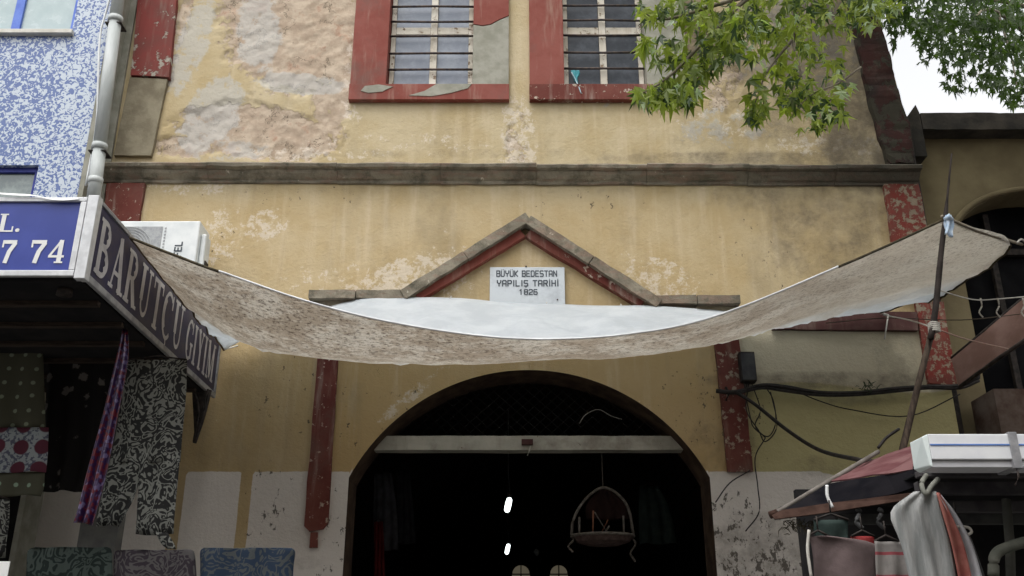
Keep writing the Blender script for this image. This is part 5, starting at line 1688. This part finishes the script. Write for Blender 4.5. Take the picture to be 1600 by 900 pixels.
def make_tree(name, label, base_pt, trunk, limbs, clumps, nparts, leafL, mats, seed, extra=None):
    """clumps: (px, py, rx, ry, Y, depth, count) ellipses of leaves measured on the photo"""
    rr = random.Random(seed)
    root = empty(name, base_pt, label, 'tree')
    tube('trunk', *trunk, BARK, root, 14)
    for pts, r0, r1 in limbs:
        c = catmull(pts, 6)
        tube('limb', c, [r0 + (r1 - r0) * k / (len(c) - 1) for k in range(len(c))], BARK, root, 8)
    meshes = [leaf_mesh('leaf', leafL, seed * 10 + k) for k in range(8)]
    for me, _, _ in meshes: me.materials.append(mats[0])
    pts = []
    for (px, py, rx, ry, Y, dep, cnt) in clumps:
        for k in range(int(cnt * 1.8)):
            a_ = rr.uniform(0, 2 * math.pi); r_ = math.sqrt(rr.random()) * 1.04
            yy = Y + rr.uniform(-dep, dep)
            pts.append((P(px + rx * r_ * math.cos(a_), py + ry * r_ * math.sin(a_), yy), rr.uniform(.5, 1.25)))
    # the leaves that show largest become parts, the rest one mass
    order = sorted(range(len(pts)), key=lambda i: pts[i][0].y / pts[i][1] * (2 if not in_view(pts[i][0]) else 1))
    chosen = set(order[:nparts])
    inv = Matrix.Translation(-root.location)
    for i in order[:nparts]:
        me = rr.choice(meshes)[0]
        o = bpy.data.objects.new('leaf', me)
        COL.objects.link(o)
        o.parent = root
        o.matrix_parent_inverse = inv
        o.matrix_world = leaf_matrix(pts[i][0], rr, size=pts[i][1])
        o.matrix_basis = leaf_matrix(pts[i][0], rr, size=pts[i][1])
    V, F = [], []

    def put(p, s, droop=1.0):
        _, v_, f_ = rr.choice(meshes)
        M_ = leaf_matrix(p, rr, droop, s)
        b0 = len(V)
        for q in v_: V.append(tuple(M_ @ Vector(q)))
        for f in f_: F.append(tuple(b0 + i for i in f))
    for i in range(len(pts)):
        if i not in chosen: put(*pts[i])
    for (c, r3, cnt, sz) in (extra or []):
        for k in range(cnt):
            while True:
                d = Vector((rr.uniform(-1, 1), rr.uniform(-1, 1), rr.uniform(-1, 1)))
                if d.length < 1: break
            q = Vector(c) + Vector((d.x * r3[0], d.y * r3[1], d.z * r3[2]))
            if not in_view(q): put(q, sz * rr.uniform(.8, 1.2))
    if V:
        me = bpy.data.meshes.new('foliage')
        me.from_pydata(V, [], F)
        link('foliage', me, mats[1], root, kind='stuff')
    return root, pts


def in_view(p):
    d = p - Vector((0, 0, CAMZ))
    f_ = d.y * CS + d.z * SN
    u_ = -d.y * SN + d.z * CS
    px = 800 + d.x / f_ * FPX; py = 450 - u_ / f_ * FPX
    return -20 < px < 1620 and -20 < py < 920


LG = ((0.035, 0.062, 0.025), (0.24, 0.28, 0.05), (0.34, 0.40, 0.33))
DG = ((0.025, 0.045, 0.012), (0.045, 0.075, 0.016), (0.09, 0.13, 0.04))
near_clumps = [
    (1050, 145, 42, 20, 5.6, .25, 60), (1015, 150, 30, 12, 5.5, .15, 14), (1085, 105, 32, 28, 5.7, .25, 32), (1040, 80, 32, 24, 5.5, .2, 20),
    (1008, 68, 14, 18, 5.4, .1, 8), (1040, 15, 45, 22, 5.5, .2, 22), (1110, 30, 55, 35, 5.6, .3, 60), (1160, 55, 40, 35, 5.8, .3, 48),
    (1125, 75, 30, 22, 5.6, .2, 18), (1105, 95, 10, 14, 5.6, .1, 4), (1210, 20, 60, 40, 6.0, .4, 70), (1225, 85, 45, 40, 6.2, .4, 40), (1285, 40, 45, 50, 6.4, .4, 48), (1180, 150, 16, 38, 6.0, .15, 18),
    (1178, 178, 12, 14, 6.0, .1, 8), (1240, 145, 36, 28, 6.0, .25, 30), (1285, 165, 38, 28, 6.0, .25, 30), (1310, 120, 24, 26, 6.2, .2, 12), (1262, 195, 22, 10, 6.0, .1, 5),
    (1150, -40, 120, 40, 5.8, .5, 70), (1345, 20, 30, 26, 6.6, .2, 26), (1378, 8, 26, 18, 7.2, .2, 20), (1320, -30, 70, 40, 6.4, .4, 35), (1345, 15, 24, 20, 6.4, .2, 10)]
nearmat = (leafmat('plane_leaf_near', *LG), leafmat('plane_foliage_near', *LG, island=True))
tb = Vector((5.6, 4.2, 0))
root, npts = make_tree('plane_tree', 'big plane tree with lobed leaves whose drooping branches hang before the right window', tb,
    ([tb, (5.5, 4.2, 2.5), (5.3, 4.4, 5), (5.0, 4.6, 7.4), (4.7, 4.8, 9.2)], [.36, .30, .27, .22, .14]),
    [([(5.1, 4.55, 6.6), (3.9, 5.0, 7.6), P(1300, -60, 6.1)], .10, .028),
     ([P(1300, -60, 6.1), P(1180, -10, 5.8), P(1110, 55, 5.6), P(1045, 120, 5.55), P(1005, 145, 5.5)], .024, .004),
     ([P(1300, -60, 6.1), P(1270, 0, 6.1), P(1240, 60, 6.05), P(1250, 120, 6.0), P(1215, 160, 6.0)], .018, .004),
     ([P(1240, 60, 6.05), P(1200, 110, 6.0), P(1180, 160, 6.0)], .012, .004),
     ([P(1345, 105, 6.1), P(1310, 130, 6.0), P(1265, 150, 5.95), P(1235, 185, 5.9)], .008, .003),
     ([P(1180, -10, 5.8), P(1110, 10, 5.6), P(1040, 30, 5.5), P(1005, 20, 5.45)], .02, .004),
     ([(5.0, 4.6, 7.4), (5.4, 3.0, 8.8), (4.5, 1.8, 9.6)], .12, .04), ([(4.9, 4.7, 8.4), (6.4, 5.6, 9.6), (7.4, 5.6, 10.2)], .12, .04)],
    near_clumps, 300, .105, nearmat, 3,
    extra=[((4.8, 3.4, 9.3), (3.0, 2.8, 1.4), 4200, 1.5), ((6.4, 5.2, 9.6), (3.0, 2.8, 1.8), 4200, 1.5), ((4.4, 6.0, 10.4), (2.4, 2.0, 1.3), 4200, 1.4)])  # unseen crown clumps, added and thickened to shade the right of the hall
far_clumps = [
    (1500, 12, 125, 36, 11, 1.2, 430), (1410, 30, 36, 22, 10, .6, 40), (1520, 55, 90, 34, 11.5, 1.2, 230), (1460, 62, 30, 26, 11, .6, 45), (1570, 95, 48, 38, 11.5, 1.0, 130),
    (1498, 100, 36, 22, 11, .6, 40), (1495, 135, 24, 12, 11, .4, 16), (1545, 130, 22, 16, 11, .5, 24), (1590, 145, 26, 20, 11.5, .6, 50), (1403, 62, 12, 14, 10, .3, 6), (1440, 95, 8, 8, 10, .2, 3),
    (1600, 30, 70, 60, 12.5, 1.0, 130), (1385, -20, 60, 25, 10, .8, 60)]
farmat = (leafmat('plane_leaf_far', *DG), leafmat('plane_foliage_far', *DG, island=True))
tb = Vector((13.2, 16.5, 0))
make_tree('plane_tree', 'dark leafy tree rising against the white sky behind the low olive building', tb,
    ([tb, (13.0, 16.4, 4), (12.6, 16.0, 8), (12.2, 15.6, 11)], [.34, .28, .22, .12]),
    [([(12.7, 16.1, 7), (9.4, 13.5, 10.2), P(1560, 20, 11.5), P(1500, 60, 11)], .07, .008), ([P(1560, 20, 11.5), P(1580, 90, 11.4), P(1590, 140, 11.3)], .02, .006),
     ([(12.6, 16.0, 8), (9.5, 13, 11.0), P(1450, -10, 11), P(1400, 30, 10.4)], .06, .008)],
    far_clumps, 300, .115, farmat, 4, extra=[((10.5, 14.5, 11.6), (4.2, 3.0, 1.8), 2600, 1.4)])

# ------------------------------------------------------------------ houses on the other side of the street, behind the photographer: unseen, added to cut sky light low on the hall
HOUSEW = [simple('house_render_grey', (.42, .39, .35), (.5, .47, .42), 1.5, .9, .01), simple('house_render_tan', (.48, .41, .31), (.55, .48, .38), 1.5, .9, .01), simple('house_render_pink', (.45, .34, .30), (.52, .42, .38), 1.5, .9, .01)]
labels = ['grey rendered three storey house across the street behind the viewer', 'tan rendered house directly opposite the arched entrance', 'faded pink house across the street at the right']
for k, (xa, xb, hh) in enumerate(((-14, -5.1, 8.6), (-5, 4.2, 9.0), (4.3, 13.5, 8.4))):
    hs_ = empty('street_house', ((xa + xb) / 2, -3.6, 0), labels[k], 'house')
    yf = -3.6
    bm = bmesh.new(); add_box(bm, (xa, yf - 8, 0), (xb, yf, hh)); bmobj('wall', bm, HOUSEW[k], hs_)
    box('eave', (xa - .05, yf - 8.2, hh + .003), (xb + .05, yf + .6, hh + .16), DARKWOOD, hs_, .01)
    nwin = 4
    for fl in (3.9, 6.3):
        for q in range(nwin):
            cx_ = xa + (xb - xa) * (q + .5) / nwin
            wv = empty('window', (cx_, yf, fl)); wv.parent = hs_; wv.matrix_parent_inverse = Matrix.Translation(-hs_.location)
            box('frame', (cx_ - .5, yf + .003, fl), (cx_ + .5, yf + .06, fl + 1.4), WHITEWOOD, wv, .01)
            box('pane', (cx_ - .43, yf + .062, fl + .07), (cx_ + .43, yf + .07, fl + 1.33), GLASS_DARK, wv, 0)
    box('shop_shutter', (xa + .5, yf + .003, 0), (xb - .5, yf + .08, 2.7), ALU_D, hs_, .01)
    # long cloth awning over the shops
    bm = bmesh.new()
    bm.faces.new([bm.verts.new(c) for c in ((xa + .2, yf + .09, 3.5), (xb - .2, yf + .09, 3.5), (xb - .2, yf + 1.5, 2.95), (xa + .2, yf + 1.5, 2.95))])
    bmobj('awning', bm, HOUSEW[(k + 1) % 3], hs_, solid=.01)
